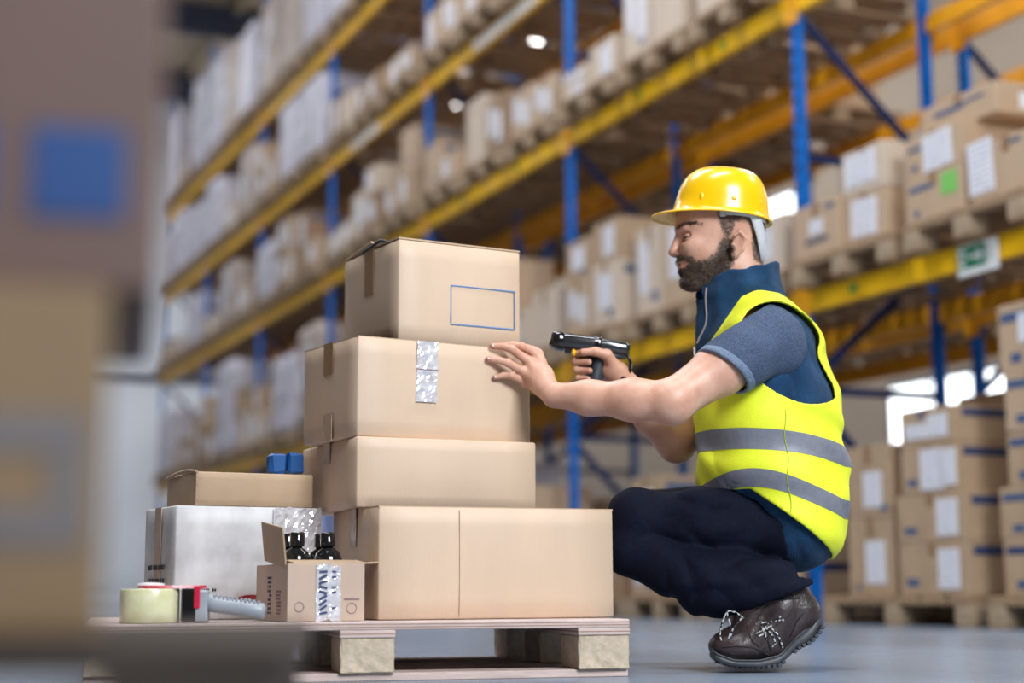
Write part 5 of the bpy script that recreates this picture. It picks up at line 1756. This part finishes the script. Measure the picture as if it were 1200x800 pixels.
# ---- hard hat with its harness
HATM = mat('yellow_helmet_plastic', (0.90, 0.52, 0.003), 0.26, 0.03, 4, coat=0.35)
HAT_IN = mat('helmet_inner_shade', (0.45, 0.30, 0.01), 0.4, 0.03, 4)
HARN = mat('pale_grey_harness', (0.55, 0.57, 0.60), 0.45, 0.06, 30)
def helmet():
    c = V3(845, 256, YC)
    tilt = math.radians(5.0)
    A, Bw, H = .1175, .100, .121
    def dome(u, v, shrink=0.0):
        """u around (0 = front, -X), v 0 rim .. 1 crown"""
        th = v * math.pi / 2
        n = 3.6
        ce, se = max(math.cos(th), 0) ** (2 / n), math.sin(th) ** (2 / 2.9)
        cu, su = math.cos(u), math.sin(u)
        back = .06 if cu < 0 else 0
        x = -(A - shrink) * (ce) * cu * (1.0 - .05 * se); y = (Bw - shrink) * ce * su; z = (H - shrink) * se
        # three ridges running front to back over the crown
        wv = sum(math.exp(-((y - y0) / .0085) ** 2) for y0 in (-.030, 0, .030))
        up_ = max(0, z / H - .55) / .45
        z += .0045 * wv * min(1, up_ * 1.6)
        z -= .006 * max(0, cu) * v * (1 - v) * 2
        return Vector((x, y, z))
    R = Matrix.Rotation(tilt, 3, 'Y')
    def put(p): return R @ p + Vector(c - POFF)
    bm = bmesh.new(); nu, nv = 72, 22
    rings = []
    # brim: outer rim first
    def rim(u, out, dz, k=0):
        p = dome(u, 0)
        cu, su = math.cos(u), math.sin(u)
        peak = max(0, cu) ** 3
        o = .0055 + peak * .050 + .004 * max(0, -cu) ** 2
        q_ = p + Vector((-cu, su * .9, 0)).normalized() * o * out
        q_.z += dz - (.011 * peak) * out ** 1.5 - .004 * out * (1 - peak)
        return q_
    prof = [(1.0, -.0028), (1.02, -.0005), (1.0, .0015), (.6, .0022), (.25, .004), (.06, .009)]
    for out, dz in prof: rings.append([bm.verts.new(put(rim(2 * math.pi * i / nu, out, dz))) for i in range(nu)])
    for j in range(1, nv):
        v = .06 + .94 * (j / nv) ** .9
        rings.append([bm.verts.new(put(dome(2 * math.pi * i / nu, v))) for i in range(nu)])
    top = bm.verts.new(put(dome(0, 1)))
    for a, b in zip(rings[:-1], rings[1:]):
        for i in range(nu): bm.faces.new((a[i], a[(i + 1) % nu], b[(i + 1) % nu], b[i]))
    for i in range(nu): bm.faces.new((rings[-1][i], rings[-1][(i + 1) % nu], top))
    # inner shell
    inner = [[bm.verts.new(put(rim(2 * math.pi * i / nu, .3, -.003))) for i in range(nu)]]
    for j in range(0, 9):
        inner.append([bm.verts.new(put(dome(2 * math.pi * i / nu, .02 + .95 * j / 9, .004))) for i in range(nu)])
    ti = bm.verts.new(put(dome(0, 1, .004)))
    seq = [rings[0]] + inner
    for a, b in zip(seq[:-1], seq[1:]):
        for i in range(nu): bm.faces.new((a[i], b[i], b[(i + 1) % nu], a[(i + 1) % nu]))
    for i in range(nu): bm.faces.new((inner[-1][i], ti, inner[-1][(i + 1) % nu]))
    hat = bm_obj('hard_hat', bm, HATM, PERSON, True)
    # slots for accessories at the side: small raised pads
    for s in (-1, 1):
        for u, w, hh, v in ((1.02, .010, .020, .09), (1.72, .013, .011, .08), (2.45, .009, .014, .10)):
            p = dome(s * u, v)
            nrm_ = Vector((p.x / A ** 2, p.y / Bw ** 2, 0)).normalized()
            ez = Vector((0, 0, 1)); ex = ez.cross(nrm_)
            Rm = R @ Matrix((ex, nrm_, ez)).transposed()
            bm = bmesh.new(); bmesh.ops.create_uvsphere(bm, u_segments=16, v_segments=10, radius=1)
            for vv in bm.verts: vv.co = Rm @ Vector((vv.co.x * w / 2, vv.co.y * .0028, vv.co.z * hh / 2)) + put(p)
            bm_obj('slot_pad', bm, HATM, hat, True)
    # harness band round the head, with nape strap
    def ribbon(pts, width_dir, w, mm, nm):
        pts = bezier(pts, 8); n = len(pts); wd = width_dir
        bm = bmesh.new(); rows = []
        for i, p in enumerate(pts):
            k = i / (n - 1)
            ww = w(k) if callable(w) else w
            dvec = Vector(wd(k) if callable(wd) else wd).normalized()
            out = (p - Vector(HC - POFF)); out.z = 0; out.normalize()
            rows.append([bm.verts.new(p + dvec * ww / 2), bm.verts.new(p - dvec * ww / 2), bm.verts.new(p - dvec * ww / 2 - out * .0018), bm.verts.new(p + dvec * ww / 2 - out * .0018)])
        for a, b in zip(rows[:-1], rows[1:]):
            for j in range(4): bm.faces.new((a[j], a[(j + 1) % 4], b[(j + 1) % 4], b[j]))
        bm.faces.new(rows[0]); bm.faces.new(rows[-1][::-1])
        return bm_obj(nm, bm, mm, hat, True)
    def hp(px, py, dy): return Vector(V3(px, py, YC) + np.array((0, dy, 0)) - POFF)
    ribbon([hp(878, 258, -.077), hp(886, 275, -.062), hp(893, 297, -.035), hp(895.5, 306, 0), hp(893, 297, .035), hp(886, 275, .062), hp(878, 258, .077)],
           lambda k: (0.75, 0, .45 + 1.2 * (1 - abs(2 * k - 1))), lambda k: .022 + .016 * (1 - abs(2 * k - 1)), HARN, 'nape_strap')
    ribbon([hp(838, 257.5, -.081), hp(858, 258, -.084), hp(880, 261, -.075), hp(893, 263, -.045), hp(897, 264, 0), hp(893, 263, .045), hp(880, 261, .075), hp(858, 258, .084), hp(838, 257.5, .081)],
           (0, 0, 1), .014, HARN, 'head_band')
    for s in (-1, 1):
        box_obj('harness_clip', hp(842, 259.5, s * .0845), (.014, .006, .014), HARN, hat, .001)
    bm = bmesh.new(); bmesh.ops.create_uvsphere(bm, u_segments=18, v_segments=10, radius=1)
    for v in bm.verts: v.co = Vector((v.co.x * .012, v.co.y * .024, v.co.z * .019)) + hp(892, 268, 0)
    bm_obj('adjuster_knob', bm, BLACK_PLASTIC, hat, True)
    return hat
helmet()

# ------------------------------------------------------------------ hand-held scanner (held, a thing of its own)
sc0 = V3(700, 400, 3.885)
scn = empty('barcode_scanner', tuple(sc0))
tag(scn, 'glossy black pistol-grip barcode scanner with yellow trigger in the worker\'s far hand', 'scanner')
def sp(px, py, dy=0.0): return Vector(V3(px, py, 3.885) + np.array((0, dy, 0)) - sc0)
SCAN = mat('scanner_black_shell', (0.020, 0.023, 0.028), 0.16, 0.15, 12, coat=.5, spec=.7)
SCAN_G = mat('scanner_grip_rubber', (0.035, 0.045, 0.06), 0.45, 0.1, 30)
axs = (sp(737, 411) - sp(652, 399)).normalized()
side = Vector((0, 1, 0)); upz = axs.cross(side) * -1
if upz.z < 0: upz = -upz
def loft(stations, nm, mm, parent=scn, seg=20, ex=3.2):
    """rounded-rectangle sections (centre, half width y, half height)"""
    bm = bmesh.new(); rings = []
    for c, hw, hh in stations:
        ring = []
        for k in range(seg):
            a = 2 * math.pi * k / seg
            cx = math.copysign(abs(math.cos(a)) ** (2 / ex), math.cos(a)) * hw; cz = math.copysign(abs(math.sin(a)) ** (2 / ex), math.sin(a)) * hh
            ring.append(bm.verts.new(c + side * cx + upz * cz))
        rings.append(ring)
    for a, b in zip(rings[:-1], rings[1:]):
        for k in range(seg): bm.faces.new((a[k], a[(k + 1) % seg], b[(k + 1) % seg], b[k]))
    bm.faces.new(rings[0][::-1]); bm.faces.new(rings[-1])
    return bm_obj(nm, bm, mm, parent, True)
loft([(sp(652, 399.8), .026, .0205), (sp(655, 400), .0275, .022), (sp(675, 402.2), .027, .0215), (sp(697, 404.8), .0265, .0205), (sp(712, 406.5), .0245, .0185), (sp(732, 409.8), .0235, .0175), (sp(737.5, 410.8), .0205, .015)], 'barrel', SCAN)
loft([(sp(645.5, 396.5), .019, .012), (sp(647, 397.5), .0265, .0205), (sp(653, 399.5), .028, .0235), (sp(660, 400.6), .0283, .0235), (sp(661, 400.8), .0265, .021)], 'nose_bumper', BLACK_PLASTIC)
bm = bmesh.new(); add_box(bm, 0, 0, 0, .003, .036, .024, rot=Matrix.Rotation(.35, 3, 'Y')); wo = bm_obj('scan_window', bm, mat('dark_red_window', (0.06, 0.03, 0.035), 0.08, 0.1, 9, coat=1), scn); wo.location = sp(645.4, 399.5)
loft([(sp(696, 405), .0283, .0228), (sp(698, 405.2), .0295, .0238), (sp(702, 405.7), .0295, .0238), (sp(704, 406), .0283, .0226)], 'collar_ring', BLACK_PLASTIC)
loft([(sp(662, 410.5), .016, .006), (sp(690, 414.5), .017, .0075), (sp(716, 417), .016, .0075), (sp(734, 418.5), .013, .005)], 'under_rail', SCAN_G)
bm = bmesh.new(); add_tube(bm, [sp(704, 412), sp(702, 424), sp(698, 440), sp(695.5, 455), sp(695, 459)], [.0195, .0175, .0175, .0185, .015], 16)
bm_obj('grip', bm, SCAN_G, scn, True)
bm = bmesh.new(); add_tube(bm, [sp(673, 411, -.016), sp(671.5, 414.5, -.016), sp(672, 418, -.016)], [.006, .006, .004], 10)
bm_obj('trigger', bm, mat('yellow_trigger', (0.8, 0.45, 0.005), .35), scn, True)
bm = bmesh.new(); add_box(bm, 0, 0, 0, .010, .003, .004); o = bm_obj('status_lamp', bm, SIGN_WHITE, scn); o.location = sp(699, 401, -.0298)
bm = bmesh.new(); add_tube(bm, bezier([sp(735.5, 416), sp(738.5, 424), sp(738, 434), sp(735, 441), sp(729, 444, -.02)], 8), .0042, 8)
bm_obj('wrist_cord', bm, BLACK_PLASTIC, scn, True)
